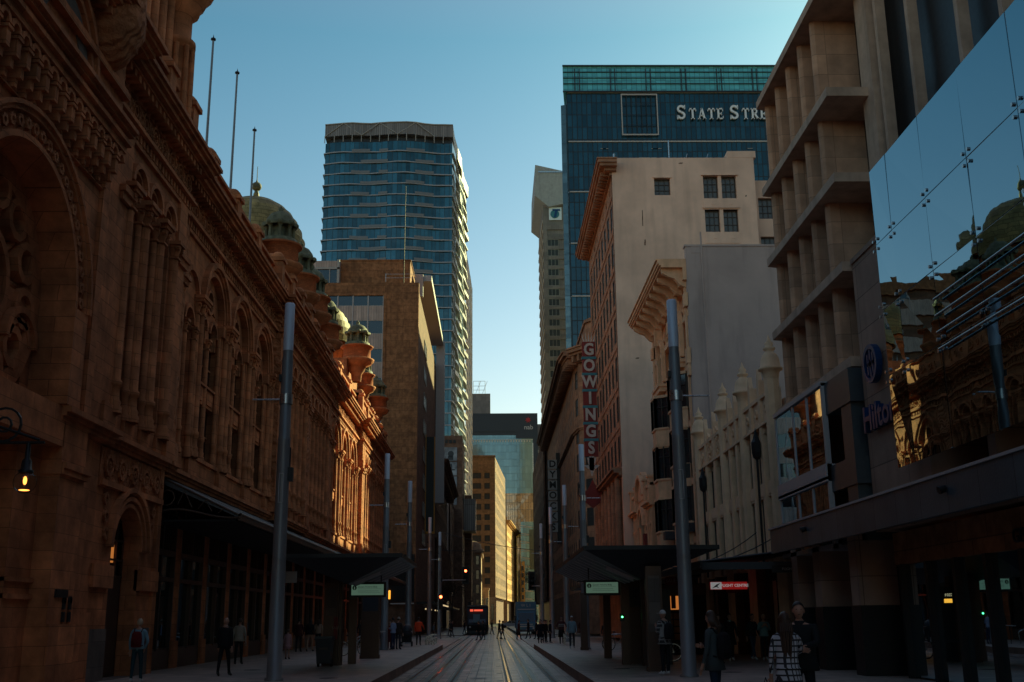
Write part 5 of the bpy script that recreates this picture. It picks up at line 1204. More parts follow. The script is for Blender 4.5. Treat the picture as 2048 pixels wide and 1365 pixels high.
# shelter furniture: ticket pillar and adverts
def pillar(x,y,w,label,face,mat2,z1=3.3,group='platform pillars'):
    t=thing('info_pillar',label,'pillar',(x,y,.3),group)
    b=MB(); b.box(x-w/2,x+w/2,y,y+.35,.3,z1); b.box(x-w/2-.03,x+w/2+.03,y-.03,y+.38,.3,.45); b.build('body','bronze',t)
    if face:
        b=MB(TF(y)); b.box(x-w/2+.07,x+w/2-.07,0,.012,face[0],face[1]); b.build('panel',mat2,t)
    return t
p=pillar(-6.1,42.0,.55,'tall bronze pillar with a narrow red poster beside the wheelie bin',(2.1,3.1),'granite')
b=MB(TF(41.98)); b.box(-5.98,-5.84,0,.015,1.25,2.05); b.build('red_poster','dred',p); text('SALE',.13,TF(41.96),-5.91,1.65,'letter','lettering',p,.004)
pillar(-5.4,49.0,.8,'dark ticket cabinet behind the pillar on the left platform',(2.3,2.9),'charcoal')
pillar(5.15,40.6,.6,'dark pillar left of the orange lit sign on the right platform',(2.3,3.0),'charcoal')
pillar(5.05,34.8,.5,'tall grey panel pillar directly behind the person in the plaid shirt',(1.5,3.2),'granite',3.5)
pillar(4.75,58.5,.35,'slim dark pillar at the far end of the right shelter',None,None,3.2)
t=thing('ticket_machine','dark ticket machine with an orange lit sign above it on the right platform','ticket machine',(6.0,39.8,.3))
b=MB(); b.box(5.65,6.35,39.8,40.4,.3,2.9); b.build('body','black',t); b=MB(TF(39.8)); b.box(5.72,5.98,0,.02,2.33,2.47); b.build('lit_panel','orangesign',t); text('2201',.14,TF(39.78),5.85,2.6,'awnstrip','digits',t,.004)
b=MB(TF(39.8)); b.box(5.5,6.1,0,.03,.95,1.05); b.build('rim','charcoal',t)
# wheelie bin
t=thing('wheelie_bin','dark green blue wheelie bin standing against the bronze pillar on the left platform','bin',(-6.15,41.0,.3))
b=MB(); x,y=-6.15,41.0
b.add([(x-.24,y-.26,.42),(x+.24,y-.26,.42),(x+.24,y+.22,.42),(x-.24,y+.22,.42),(x-.3,y-.32,1.3),(x+.3,y-.32,1.3),(x+.3,y+.32,1.3),(x-.3,y+.32,1.3)],[(0,1,2,3),(4,5,6,7),(0,1,5,4),(1,2,6,5),(2,3,7,6),(3,0,4,7)]); b.box(x-.33,x+.33,y-.35,y+.35,1.24,1.3); b.build('body','truckblue' if False else 'charcoal',t)
b=MB(); b.box(x-.32,x+.32,y-.36,y+.3,1.31,1.36); b.tube((x-.3,y+.38,1.33),(x+.3,y+.38,1.33),.02,.02,6); b.build('lid','bluegrey',t)
for s in (-1,1): b=MB(); b.tube((x+s*.2,y+.2,.42),(x+s*.28,y+.2,.42),.12,.12,12); b.build('wheel','rubber',t)
b=MB(TF(y-.3)); b.box(x-.16,x+.16,0,.02,.9,.98); b.build('label_plate','granite',t)
# bikes
def bike(x,y,label,z=.3,frame='white',rz=0):
    t=thing('bicycle',label,'bicycle',(x,y,z),'parked bicycles',0)
    for k,dx in enumerate((-.5,.52)):
        T=TF(y,0); b=MB(T); b.ring(x+dx,z+.34,.315,.345,-.018,.018,0,2*PI,22); w=b.build('wheel','rubber',t)
        b=MB(T); b.ring(x+dx,z+.34,.29,.315,-.01,.01,0,2*PI,22); b.ring(x+dx,z+.34,0,.03,-.03,.03,0,2*PI,8)
        for i in range(12): a=2*PI*i/12; b.tube((x+dx,0,z+.34),(x+dx+.3*math.cos(a),0,z+.34+.3*math.sin(a)),.003,.003,3)
        b.build('rim','steel',w)
    b=MB(TF(y)); P=lambda a,c:(x+a,0,z+c)
    for p,q,r in (((-.5,.34),(-.1,.32),.012),((-.5,.34),(-.2,.8),.01),((-.1,.32),(-.24,.9),.016),((-.1,.32),(.32,.78),.018),((-.2,.78),(.34,.86),.016),((.34,.95),(.52,.34),.014)): b.tube(P(*p),P(*q),r,r,6)
    b.build('frame',frame,t)
    b=MB(); b.ellip((x-.25,y,z+.93),.13,.07,.03); b.build('saddle','rubber',t)
    b=MB(); b.tube((x+.33,y-.28,z+1.0),(x+.33,y+.28,z+1.0),.014,.014,6); b.tube((x+.34,y,z+.95),(x+.33,y,z+1.0),.014,.014,6); b.build('handlebar','black',t)
bike(-6.6,53,'pale bicycle locked beside the ticket cabinet on the left platform'); bike(6.3,42.5,'bicycle with yellow edged basket beside the ticket machine on the right',frame='steel'); bike(6.3,56.5,'bicycle locked at the rail behind the right shelter',frame='steel')
# hoop rails and tables
def hoop(x,y,label,w=.9,z=.3):
    t=thing('bike_hoop',label,'bike rack',(x,y,z),'steel bike hoops'); b=MB(); pts=[(x-w/2,y,z),(x-w/2,y,z+.65)]+[(x-w/2*math.cos(a),y,z+.65+.2*math.sin(a)) for a in [PI*i/8 for i in range(1,8)]]+[(x+w/2,y,z+.65),(x+w/2,y,z)]; b.path(pts,.025,6); b.build('tube','steel',t)
hoop(-6.9,60.5,'steel hoop left of the smart pole behind the left shelter'); hoop(6.1,55.5,'steel hoop beside the bicycle behind the right shelter'); hoop(-6.0,66,'steel hoop just behind the slim smart pole on the left')
def bench(x,y,label,n=3,z=.3):
    t=thing('bench',label,'bench',(x,y,z),'platform benches')
    b=MB(); 
    for k in range(4): b.box(x-.25+.13*k,x-.15+.13*k,y,y+1.9,z+.42,z+.46)
    b.build('seat','steel',t)
    for yy in (y+.1,y+.9,y+1.7):
        b=MB(); b.box(x-.24,x-.18,yy,yy+.06,z,z+.72); b.box(x+.18,x+.24,yy,yy+.06,z,z+.42); b.box(x-.24,x+.24,yy,yy+.06,z+.38,z+.42); b.box(x-.24,x+.1,yy,yy+.06,z+.66,z+.72); b.build('leg','steel',t)
bench(-4.6,79,'steel bench nearest behind the orange vest on the left platform',z=.06); bench(-4.7,84,'second steel bench along the left kerb',z=.06); bench(-4.8,89,'third and farthest steel bench along the left kerb',z=.06); bench(4.7,70,'steel bench on the right platform behind the striped jumper',z=.3)
t=thing('standing_table','small pale high table by the slim smart pole on the left','table',(-6.4,62,.3)); b=MB(); b.box(-6.9,-6.0,61.7,62.3,1.28,1.33); b.build('top','letter',t); b=MB(); b.tube((-6.5,62,.3),(-6.5,62,1.28),.04,.04,6); b.build('leg','black',t)
# shop awnings on the right, flight centre
t=thing('shop_awning','dark ribbed glass shop awning between the right smart pole and the hotel','awning',(9,47,3.8))
b=MB(); b.add([(7.2,38,3.75),(11.2,38,4.2),(11.2,58,4.2),(7.2,58,3.75)],[(0,1,2,3)]); b.add([(7.2,38,3.70),(11.2,38,4.14),(11.2,58,4.14),(7.2,58,3.70)],[(0,1,2,3)]); b.build('glass_roof','black',t)
b=MB(); y=38
while y<58: b.tube((7.2,y,3.78),(11.2,y,4.23),.04,.04,4); y+=.8
b.box(7.15,7.25,38,58,3.55,3.82); b.box(7.2,11.2,37.9,38,3.5,3.75); b.build('rib','charcoal',t)
TS=TF(45)
t=thing('shop_sign','red hanging sign with white letters under the right awning','sign',(9.4,45,3.2))
b=MB(TS); b.box(8.85,10.35,-.12,0,3.0,3.3); b.build('board','redlit',t); b=MB(TS); b.box(8.85,9.3,0,.012,3.01,3.29); b.build('picture_panel','whitelit',t)
b=MB(TF(44.985)); b.ext([(8.9,3.05),(9.1,3.2),(9.26,3.26),(9.12,3.13),(9.2,3.04),(9.08,3.1)],0,.01); b.build('plane_mark','charcoal',t)
text('FLIGHT CENTRE',.155,TF(44.985),9.83,3.15,'whitelit','lettering',t,.01,bold=.004)
TS2=TF(38.5)
t=thing('small_letter_sign','dim small lettering on the dark edge of the right awning','sign',(9.2,38.4,3.5)); text('FLIGHT CENTRE',.125,TF(37.87),10.4,3.5,'greysign','lettering',t,.02)
b=MB(TF(37.89)); b.box(9.6,11.2,-.02,0,3.38,3.62); b.build('board','black',t)
t=thing('kiosk','small kiosk with warm lit orange and red shelves behind the right smart pole','kiosk',(8.0,50,.3))
b=MB(); b.box(7.3,9.6,50,51.5,.3,3.4); b.build('body','dark',t)
b=MB(TF(50)); b.box(7.45,8.7,0,.03,2.25,2.85); b.build('lit_panel','warmdim',t)
b=MB(TF(50))
for k in range(4):
    for j in range(4): b.box(7.45+.32*k,7.72+.32*k,0,.05,.95+.3*j,1.2+.3*j)
b.build('box_stack','brown',t)
b=MB(TF(50)); b.box(7.3,9.6,0,.1,2.9,3.35); b.build('header','bronze',t); b=MB(TF(49.95)); b.box(8.0,8.2,0,.06,2.3,2.85); b.build('red_strip','dred',t)
for x0,x1,z0,z1,l in ((7.3,7.8,3.25,3.6,'small red sign on the kiosk awning, left one'),(9.9,10.5,2.9,3.35,'small red sign between the right awning and the hotel pier')):
    t=thing('red_sign',l,'sign',(x0,47,z0)); b=MB(TF(47)); b.box(x0,x1,-.05,0,z0,z1); b.build('board','dred',t); text('SALE',.2,TF(46.99),(x0+x1)/2,(z0+z1)/2,'letter','lettering',t,.005)
# ground floor fronts right (behind awning)
B=thing('shop_row','dark row of shop fronts under the awnings on the right pavement','shop front',(11,60,.3))
b=MB(); b.box(11.3,12,41,112,.3,4.2); b.build('wall','dark',B)
for k in range(17):
    b=MB(); y=41.5+4.1*k; b.box(10.9,11.3,y,y+.5,.3,4.0); b.build('pier','darkst',B)
    b=MB(); b.box(11.22,11.26,y+.55,y+4.0,.5,3.3); b.build('window','shopglass',B)
b=MB(); b.box(8.0,11.3,58,84,4.0,4.3); b.box(7.8,11.3,85,112,4.6,4.9); b.build('street_awning','black',B)
for y,z0,z1,w_,m_ in ((42.6,1.2,2.7,1.6,'display'),(46.9,1.3,2.9,1.8,'displaycool'),(55.4,1.2,2.8,2.0,'display'),(63.5,1.2,2.8,2.2,'display'),(71.5,1.2,2.8,2.2,'displaycool'),(79.5,1.2,2.9,2.4,'display')):
    b=MB(TR(11.3)); b.box(y,y+w_,0,.02,z0,z1); b.build('added_glow_panel',m_,B)  # more added glow panels, lifting the right-hand shops
b=MB(TR(11.2))
b.box(90,92,0,.1,2.7,3.0); b.build('lit_window','warmdim',B)
# far left shop fronts
B=thing('far_shop_row','distant dim shop fronts with a thin lit awning strip on the left beyond the crossing','shop front',(-9,150,.1))
b=MB(); b.box(-9.2,-7.0,133,228,3.7,4.0); b.build('awning','black',B); b=MB(); b.box(-7.0,-6.95,150,172,3.72,3.9); b.build('lit_strip','awnstrip',B)
for y in (140,152,163,170): b=MB(); b.ellip((-8.5,y,3.2),.1,.1,.1,8,6); b.build('lamp','awnstrip',B)
b=MB(TF(131.8)); b.box(-13,-12.2,0,.1,4.3,5.3); b.build('lit_sign','orangesign',B); b=MB(TF(131.8)); b.box(-12.2,-9.4,0,.1,3.7,3.85); b.build('painted_lit_edge','letter',B)  # the edge strip does not glow, its light is pale colour
t=thing('street_sign_red','red and pale banner sign hanging over the arcade pavement beyond the left smart pole','sign',(-10.8,56,4)); b=MB(TF(56)); b.box(-11.3,-10.4,-.08,0,3.7,4.3); b.build('red_panel','dred',t); b=MB(TF(55)); b.box(-10.3,-9.75,-.08,0,3.75,4.3); b.build('pale_panel','letter',t)
# overhead wires and catenary-free span wires
def wire(p,q,label,r=.02,sag=.4):
    t=thing('span_wire',label,'wire',p,'overhead span wires'); b=MB(); P=Vector(p);Qv=Vector(q); pts=[P.lerp(Qv,i/8)-Vector((0,0,sag*4*(i/8)*(1-i/8))) for i in range(9)]; b.path(pts,r,4); b.build('cable','black',t)
wire((10.9,41,5.0),(6.9,43,3.9),'thick dark cable from the theatre front down to the right shelter'); wire((10.9,45,5.3),(7.0,45,3.9),'second cable just behind the first, theatre front to shelter')
wire((-5.9,122,9.4),(-1.8,122,9.3),'thin wire level with the slim pole left of the tram',.03,.1); wire((-5.9,122,11.4),(4.9,112,8.6),'long thin wire crossing the street above the tracks',.03,.3)
for x,y,r_ in ((-.5,38,.3),(1.9,44,.28),(-1.9,52,.3),(-4.8,33,.28),(4.2,37,.28),(-8.3,39,.3),(7.2,34,.3),(-.3,66,.3)):
    z=0 if abs(x)<2.6 else .3; b=MB(); b.lathe(x,y,[(0,z+.006),(r_*.82,z+.006),(r_*.84,z+.002),(r_,z+.002),(r_,z+.0)],20); struct(b,'manhole_cover','groove')
# ------------------------------------------------------------------ vehicles
t=thing('tram','red and dark tram front with reddish display far down the left track','tram',(-2.05,140,0))
b=MB(); X=-2.05; Y=140
b.add([(X-1.3,Y+.3,.3),(X+1.3,Y+.3,.3),(X+1.3,Y+1.0,3.5),(X-1.3,Y+1.0,3.5),(X-1.3,Y+30,.3),(X+1.3,Y+30,.3),(X+1.3,Y+30,3.5),(X-1.3,Y+30,3.5),(X-1.2,Y,1.2),(X+1.2,Y,1.2)],[(8,9,3,2) if 0 else (8,9,2,3),(0,1,9,8),(1,5,6,2),(0,4,7,3),(2,6,7,3),(4,5,6,7),(1,2,9),(0,3,8)]); b.build('body','black',t)
b=MB(); b.add([(X-1.05,Y+.12,1.5),(X+1.05,Y+.12,1.5),(X+1.05,Y+.72,2.8),(X-1.05,Y+.72,2.8)],[(0,1,2,3)]); b.build('windscreen','win',t)
b=MB(TF(Y+.55)); b.box(X-.9,X-.5,0,.1,2.85,3.1); b.box(X-.4,X+.7,0,.1,2.87,3.08); b.build('display','tramred',t)
b=MB(TF(Y+.9)); b.box(X-1.25,X+1.25,0,.15,3.45,3.62); b.build('roof_edge','bluegrey',t)
b=MB(TF(Y+.15)); b.box(X-.5,X+.35,0,.2,1.5,2.5); b.build('door_panel','truckblue',t)
for s in (-1,1): b=MB(TF(Y)); b.ring(X+s*.9,.95,0,.12,0,.05,0,2*PI,10); b.build('headlight','letter',t)
b=MB(); b.box(X-1.1,X+1.1,Y+.2,Y+.6,.15,.5); b.build('bumper','charcoal',t)
t=thing('delivery_truck','blue box truck with lit amber headlight facing us on the right track','truck',(3.9,133,0))
X,Y=3.9,133
b=MB(); b.box(X-1.2,X+1.25,Y+1.6,Y+8,.8,3.9); b.build('cargo_box','truckblue',t)
b=MB(); b.add([(X-1.1,Y,.5),(X+1.1,Y,.5),(X+1.1,Y,1.45),(X-1.1,Y,1.45),(X-1.05,Y+.55,2.75),(X+1.05,Y+.55,2.75),(X-1.05,Y+1.6,2.75),(X+1.05,Y+1.6,2.75),(X-1.1,Y+1.6,.5),(X+1.1,Y+1.6,.5)],[(0,1,2,3),(3,2,5,4),(4,5,7,6),(0,3,4,6,8),(1,2,5,7,9)]); b.build('cab','truckblue',t)
b=MB(); b.add([(X-.95,Y+.03,1.55),(X+.95,Y+.03,1.55),(X+.92,Y+.46,2.6),(X-.92,Y+.46,2.6)],[(0,1,2,3)]); b.build('windscreen','win',t)
b=MB(TF(Y)); b.box(X-.9,X+.9,0,.05,.95,1.08); b.box(X-.8,X+.8,0,.05,1.2,1.3); b.build('grille','letter',t)
b=MB(TF(Y+1.58)); b.box(X-1.0,X+1.1,0,.03,2.95,3.05); b.build('stripe','letter',t); text('W L I',.5,TF(Y+1.55),X,3.45,'letter','lettering',t,.02)
b=MB(TF(Y)); b.ring(X-.85,.8,0,.11,0,.05,0,2*PI,10); b.build('headlight','warm',t); b=MB(TF(Y)); b.ring(X+.85,.8,0,.11,0,.05,0,2*PI,10); b.build('headlight','letter',t)
b=MB(); b.box(X-1.15,X+1.15,Y-.08,Y+.1,.4,.65); b.build('bumper','charcoal',t)
for s in (-1,1):
    for yy in (Y+.9,Y+6.2): b=MB(); b.tube((X+s*.8,yy,.45),(X+s*1.1,yy,.45),.45,.45,14); b.build('wheel','rubber',t)
    b=MB(); b.box(X+s*1.3-.1,X+s*1.3+.1,Y+.3,Y+.4,1.7,2.3); b.build('mirror','black',t)
t=thing('parked_car','small pale grey car crossing far behind, between tram and truck','car',(3.5,225,0)); X,Y,z=3.6,225,.05
prof=[(-2.2,.35),(-2.25,.75),(-1.9,.9),(-1.2,1.0),(-.6,1.42),(.6,1.45),(1.3,1.0),(2.1,.85),(2.2,.4)]
b=MB(TF(Y)); b.ext([(X+u,z+v) for u,v in prof],-1.7,0); b.build('body','white',t)
b=MB(TF(Y-.02)); b.ext([(X-1.0,z+1.03),(X-.52,z+1.36),(X-.05,z+1.38),(X-.05,z+1.03)],0,.02); b.ext([(X+.03,z+1.03),(X+.03,z+1.38),(X+.52,z+1.38),(X+1.05,z+1.03)],0,.02); b.build('side_window','win',t)
for u in (-1.35,1.35): b=MB(TF(Y-.03)); b.ring(X+u,z+.33,0,.33,-.2,.05,0,2*PI,14); b.build('wheel','rubber',t)
# bare street tree far down
t=thing('street_tree','bare reddish twigged street tree far down on the right kerb','tree',(8.5,250,.1))
b=MB(); TX,TY=9.5,250
b.tube((TX,TY,0),(TX,TY,5),.22,.15,8)
def br_(p,d,l,r,k,b,tw):
    q=p+d*l; b.tube(p,q,r,r*.65,5)
    if k==0: tw.append(q); return
    for _ in range(3):
        dd=(d+Vector((R.uniform(-.7,.7),R.uniform(-.7,.7),R.uniform(-.2,.5)))).normalized(); br_(q,dd,l*R.uniform(.6,.85),r*.62,k-1,b,tw)
tw=[]; br_(Vector((TX,TY,5)),Vector((0,0,1)),2.6,.15,4,b,tw); b.build('trunk','bark',t)
b=MB()
for q_ in tw:
    for _ in range(12):
        c=q_+Vector((R.gauss(0,.5),R.gauss(0,.5),R.gauss(0,.5))); a=Vector((R.uniform(-1,1),R.uniform(-1,1),R.uniform(-1,1)))*.14; d=Vector((R.uniform(-1,1),R.uniform(-1,1),R.uniform(-1,1)))*.14; b.add([c,c+a,c+a+d,c+d],[(0,1,2,3)])
b.build('crown','leaf',t)
t=thing('street_tree','dark bushy street tree behind the tram on the left kerb','tree',(-7,170,.1)); b=MB(); TX,TY=-6.5,175; b.tube((TX,TY,0),(TX,TY,2.5),.15,.1,8); tw=[]; br_(Vector((TX,TY,2.5)),Vector((0,0,1)),1.6,.1,4,b,tw); b.build('trunk','bark',t)
b=MB()
for q_ in tw:
    for _ in range(16):
        c=q_+Vector((R.gauss(0,.5),R.gauss(0,.5),R.gauss(0,.5))); a=Vector((R.uniform(-1,1),R.uniform(-1,1),R.uniform(-1,1)))*.17; d=Vector((R.uniform(-1,1),R.uniform(-1,1),R.uniform(-1,1)))*.17; b.add([c,c+a,c+a+d,c+d],[(0,1,2,3)])
b.build('crown','dleaf' if 'dleaf' in M else 'leaf',t)
# small green led on shelter
t=thing('pedestrian_button','tiny green light on the dark pillar of the right shelter','button',(4.5,40,1.9)); b=MB(); b.ellip((4.62,39.95,1.95),.03,.03,.03,8,6); b.build('led','green',t); b=MB(); b.box(4.55,4.69,39.97,40.05,1.8,2.05); b.build('box','black',t)
# ------------------------------------------------------------------ people
PM={}
def cloth(c,rough=.85):
    k=tuple(round(x,3) for x in c)
    if k not in PM: PM[k]=plain('cloth_%d'%len(PM),c,rough,0,.12,.2,9)
    return PM[k]
SKIN=plain('skin',(.42,.22,.15),.55,0,.06,.4,9); SKD=plain('skin_dark',(.22,.11,.075),.55,0,.06,.4,9)
HBK=plain('black_hair',(.012,.009,.008),.5,0,.3); HBR=plain('brown_hair',(.05,.025,.015),.5,0,.3); HBL=plain('fair_hair',(.38,.28,.18),.5,0,.3); HGR=plain('white_hair',(.5,.5,.5),.5,0,.2)
M['plaid_white']=check('plaid_white_check',(.48,.48,.52),(.03,.03,.035),13); M['plaid_dark']=check('plaid_flannel',(.035,.035,.04),(.26,.25,.24),9)
def person(label,x,y,z,face,h=1.7,top=(.02,.02,.022),bot=(.02,.02,.025),hair=HBK,skin=SKIN,shoe=(.03,.03,.03),stride=0.0,arms='down',hairlen=0,skirt=None,coat=0,build=1.0,topmat=None,cap=None,beanie=None,armsw=None,headturn=0,headtilt=0,group=None,girl=False,legskin=False,collar=None):
    """face: degrees, 0 = facing away from the camera (+Y), 180 = facing the camera"""
    s=h/1.75; t=thing('person',label,'person',(x,y,z),group,-rad(face)); 
    V=[];E=[];Rr=[];K=[]
    def v(p,r,k,par=None):
        V.append(Vector(p)*s); Rr.append((r*s*build if k in('t','p') else r*s)); K.append(k); i=len(V)-1
        if par is not None: E.append((par,i))
        return i
    pel=v((0,0,.95),.155,'p'); sp=v((0,.0,1.12),.13,'t',pel); ch=v((0,.01,1.30),.155,'t',sp); ub=v((0,.0,1.42),.12,'t',ch); nk=v((0,.0,1.50),.058,'n',ub); nh=v((0,.02,1.57),.055,'n',nk)
    wsh=.185*(.9 if girl else 1)
    ends={}
    for sd in (-1,1):
        f=stride*sd; 
        hip=v((sd*.085,0,.90),.088,'l',pel); 
        kn=v((sd*.10,f*.5+.02*abs(f),.50),.062,'l',hip); lift=.0
        if f<0: kp=(sd*.095,f*.98-.02,.09+.10*abs(f))
        else: kp=(sd*.10,f*.98,.09)
        an=v(kp,.042,'a',kn); toe=v((kp[0]+sd*.015,kp[1]+.17,max(.035,kp[2]-.055-(.04 if f<-.1 else 0))),.035,'s',an); hl=v((kp[0],kp[1]-.03,kp[2]-.05),.04,'s',an)
        sh=v((sd*wsh,0,1.425),.062,'t',ub)
        a=arms if isinstance(arms,str) else arms[0 if sd<0 else 1]
        if a=='down': el=(sd*(wsh+.06),-.02-f*.28,1.14); wr=(sd*(wsh+.07),.05-f*.5,.89)
        elif a=='hold': el=(sd*(wsh+.05),-.02,1.15); wr=(sd*.10,.22,1.18)
        elif a=='phone': el=(sd*(wsh+.05),.02,1.15); wr=(sd*.08,.24,1.32)
        elif a=='pocket': el=(sd*(wsh+.11),-.06,1.14); wr=(sd*(wsh-.01),.08,.95)
        elif a=='out': el=(sd*(wsh+.12),.05,1.18); wr=(sd*(wsh+.13),.28,1.05)
        elif a=='hug': el=(sd*(wsh+.06),.14,1.22); wr=(-sd*.02,.30,1.16)
        e=v(el,.046,'t',sh); w=v(wr,.030,'w',e); d=(Vector(wr)-Vector(el)).normalized(); hd=v(Vector(wr)+d*.07,.030,'h',w); ends[sd]=(Vector(wr)*s,d)
    me=bpy.data.meshes.new('b'); me.from_pydata([tuple(p) for p in V],E,[]); ob=bpy.data.objects.new('b',me); COL.objects.link(ob)
    ob.modifiers.new('k','SKIN'); sv=me.skin_vertices[0].data if me.skin_vertices else None
    for i,r in enumerate(Rr):
        kk=K[i]; sv[i].radius=(r*(1.12 if kk in('t','p') and i<4 else 1),r*(.72 if kk in('t','p') and i<4 else 1)); sv[i].use_root=(i==0)
    sb=ob.modifiers.new('s','SUBSURF'); sb.levels=1; sb.render_levels=1
    bpy.context.view_layer.update(); ev=ob.evaluated_get(bpy.context.evaluated_depsgraph_get()); m2=bpy.data.meshes.new_from_object(ev); bpy.data.objects.remove(ob)
    verts=[v_.co.copy() for v_ in m2.vertices]; faces=[list(p.vertices) for p in m2.polygons]
    segs=[(V[a],V[b],K[b]) for a,b in E]
    def cls(c):
        best=9;kk='t'
        for a,b,k in segs:
            ab=b-a; tt=max(0,min(1,(c-a).dot(ab)/ab.length_squared)); d=(c-a-ab*tt).length
            if d<best: best=d; kk=k; tb=tt
        return kk,tb
    mats=[]; 
    for f in faces:
        c=sum((verts[i] for i in f),Vector())/len(f); k,tt=cls(c)
        if k in('l','p'): m=2 if (k=='p' or not (skirt or legskin) or c.z>.8*s) else 0
        elif k=='a': m=(0 if (skirt or legskin) and skirt!='long' else 2) if tt<.93 else 3
        elif k=='s': m=3
        elif k=='h' or (k=='n' and c.z>1.475*s): m=0
        elif k=='w': m=1 if tt<.85 else 0
        else: m=1
        mats.append(m)
    b=MB(); b.smooth=True
    def addv(vs,fs,m): 
        b.mi=m; b.add([tuple(q) for q in vs],fs)
    base=len(b.v); b.v=[Vector(q) for q in verts]; b.f=faces; b.m=mats; b.sm=[True]*len(faces)
    # head: shaped surface with brow, nose, mouth, chin, ears
    hc=Vector((0,.035,1.655))*s; rot=Matrix.Rotation(-rad(headturn),3,'Z')@Matrix.Rotation(-rad(headtilt),3,'X'); nu,nv=20,16
    hv=[]
    for j in range(nv+1):
        p=-PI/2+PI*j/nv
        for i in range(nu):
            a=2*PI*i/nu; X=math.cos(a)*math.cos(p); Yy=math.sin(a)*math.cos(p); Z=math.sin(p)
            rx,ry,rz=.077,.094,.118
            jaw=max(0,-Z); rx*=1-.30*jaw; ryy=ry*(1-.10*jaw) if Yy>0 else ry*(1-.30*jaw)
            px_,py_,pz_=X*rx,Yy*ryy,Z*rz
            fr=max(0,Yy)
            if fr>.6:
                u=X; 
                py_+=.022*math.exp(-(u/.16)**2-((Z+.18)/.16)**2)      # nose
                py_-=.010*math.exp(-((abs(u)-.38)/.16)**2-((Z-.08)/.12)**2) # eye sockets
                py_+=.006*math.exp(-((Z-.26)/.1)**2)                      # brow
                py_+=.006*math.exp(-(u/.3)**2-((Z+.52)/.07)**2)           # lips
                py_+=.010*math.exp(-(u/.3)**2-((Z+.86)/.12)**2)           # chin
            hv.append(rot@(Vector((px_,py_,pz_))*s)+hc)
    addv(hv,[(j*nu+i,j*nu+(i+1)%nu,(j+1)*nu+(i+1)%nu,(j+1)*nu+i) for j in range(nv) for i in range(nu)],0)
    b.mi=0
    for sd in (-1,1):
        e=rot@Vector((sd*.077*s,0,-.005*s))+hc; b.ellip(tuple(e),.012*s,.022*s,.032*s,8,6)
        # hand: palm, four fingers with two bends, thumb from the side
        wr,d=ends[sd]; side=d.cross(Vector((0,1,0)) if abs(d.y)<.8 else Vector((1,0,0))).normalized(); nrm=d.cross(side).normalized(); pb=wr+d*.045*s
        if side.x*sd>0: side=-side
        b.ellip(tuple(pb+d*.03*s),.036*s,.030*s,.045*s,8,6)
        for q,(o_,ln) in enumerate(((-.026,.062),(-.009,.074),(.009,.070),(.025,.056))):
            rr=nrm.cross(d).normalized(); p0=pb+d*.062*s+rr*o_*s; cur=nrm*(.35)
            p1=p0+(d+cur*.3).normalized()*ln*.5*s; p2=p1+(d+cur*1.1).normalized()*ln*.3*s; p3=p2+(d+cur*2).normalized()*ln*.25*s
            b.tube(p0,p1,.0095*s,.0088*s,6,False); b.tube(p1,p2,.0088*s,.008*s,6,False); b.tube(p2,p3,.008*s,.006*s,6)
        rr=nrm.cross(d).normalized(); p0=pb+d*.01*s-rr*.028*s; p1=p0+(d*.6-rr*.7+nrm*.2).normalized()*.035*s; p2=p1+(d*.9-rr*.2+nrm*.4).normalized()*.03*s
        b.tube(p0,p1,.012*s,.010*s,6); b.tube(p1,p2,.010*s,.007*s,6)
    for sd in (-1,1):
        e=rot@Vector((sd*.03*s,.082*s,.012*s))+hc; b.mi=4; b.ellip(tuple(e),.013*s,.008*s,.006*s,8,5)
    b.mi=4; b.ellip(tuple(rot@Vector((0,.089*s,-.060*s))+hc),.022*s,.006*s,.004*s,8,5)
    tm=M[topmat] if topmat else cloth(top)
    me=bpy.data.meshes.new('body'); me.from_pydata([tuple(q) for q in b.v],[],b.f)
    for m in (skin,tm,cloth(bot),cloth(shoe),HBK): me.materials.append(m)
    me.polygons.foreach_set('material_index',b.m); me.polygons.foreach_set('use_smooth',b.sm); me.update()
    bo=bpy.data.objects.new('body',me); COL.objects.link(bo); bo.parent=t
    def child(name,mb,mat):
        me=bpy.data.meshes.new(name); me.from_pydata([tuple(q) for q in mb.v],[],mb.f); me.materials.append(M[mat] if isinstance(mat,str) else mat); me.polygons.foreach_set('use_smooth',[True]*len(mb.f)); me.update()
        o=bpy.data.objects.new(name,me); COL.objects.link(o); o.parent=t; return o
    # hair
    if hair is not None:
        g_=MB(); vs=[]; nu2=20
        rows=[PI/2-PI*.62*j/8 for j in range(9)]
        for p in rows:
            for i in range(nu2):
                a=2*PI*i/nu2; front=max(0,math.sin(a)); pp=max(p,-.15+.75*front**.7) if front>.02 else p
                X=math.cos(a)*math.cos(pp); Yy=math.sin(a)*math.cos(pp); Z=math.sin(pp); k=1.10+.03*math.sin(a*7)*math.cos(pp)
                hv_=Vector((X*.078*k,(Yy*.096*k)-.004,Z*.118*1.07+.004))*s; vs.append(rot@hv_+hc)
        g_.add([tuple(q) for q in vs],[(j*nu2+i,j*nu2+(i+1)%nu2,(j+1)*nu2+(i+1)%nu2,(j+1)*nu2+i) for j in range(8) for i in range(nu2)])
        if hairlen>0:
            vs=[];n1=9
            for j in range(7):
                tt=j/6; z_=1.69-tt*hairlen; w=.092+.02*math.sin(PI*tt)-.055*max(0,tt-.55)
                for i in range(n1):
                    a=PI+PI*(i+.0)/(n1-1); bump_=.006*math.sin(i*2.3+j); vs.append(Vector((math.cos(a)*(w+bump_),math.sin(a)*(.088+bump_)+.02-.045*min(1,tt*1.3),z_))*s)
            for i in range(n1): q_=vs[-n1+i]; 
            g_.add([tuple(q) for q in vs],[(j*n1+i,j*n1+i+1,(j+1)*n1+i+1,(j+1)*n1+i) for j in range(6) for i in range(n1-1)])
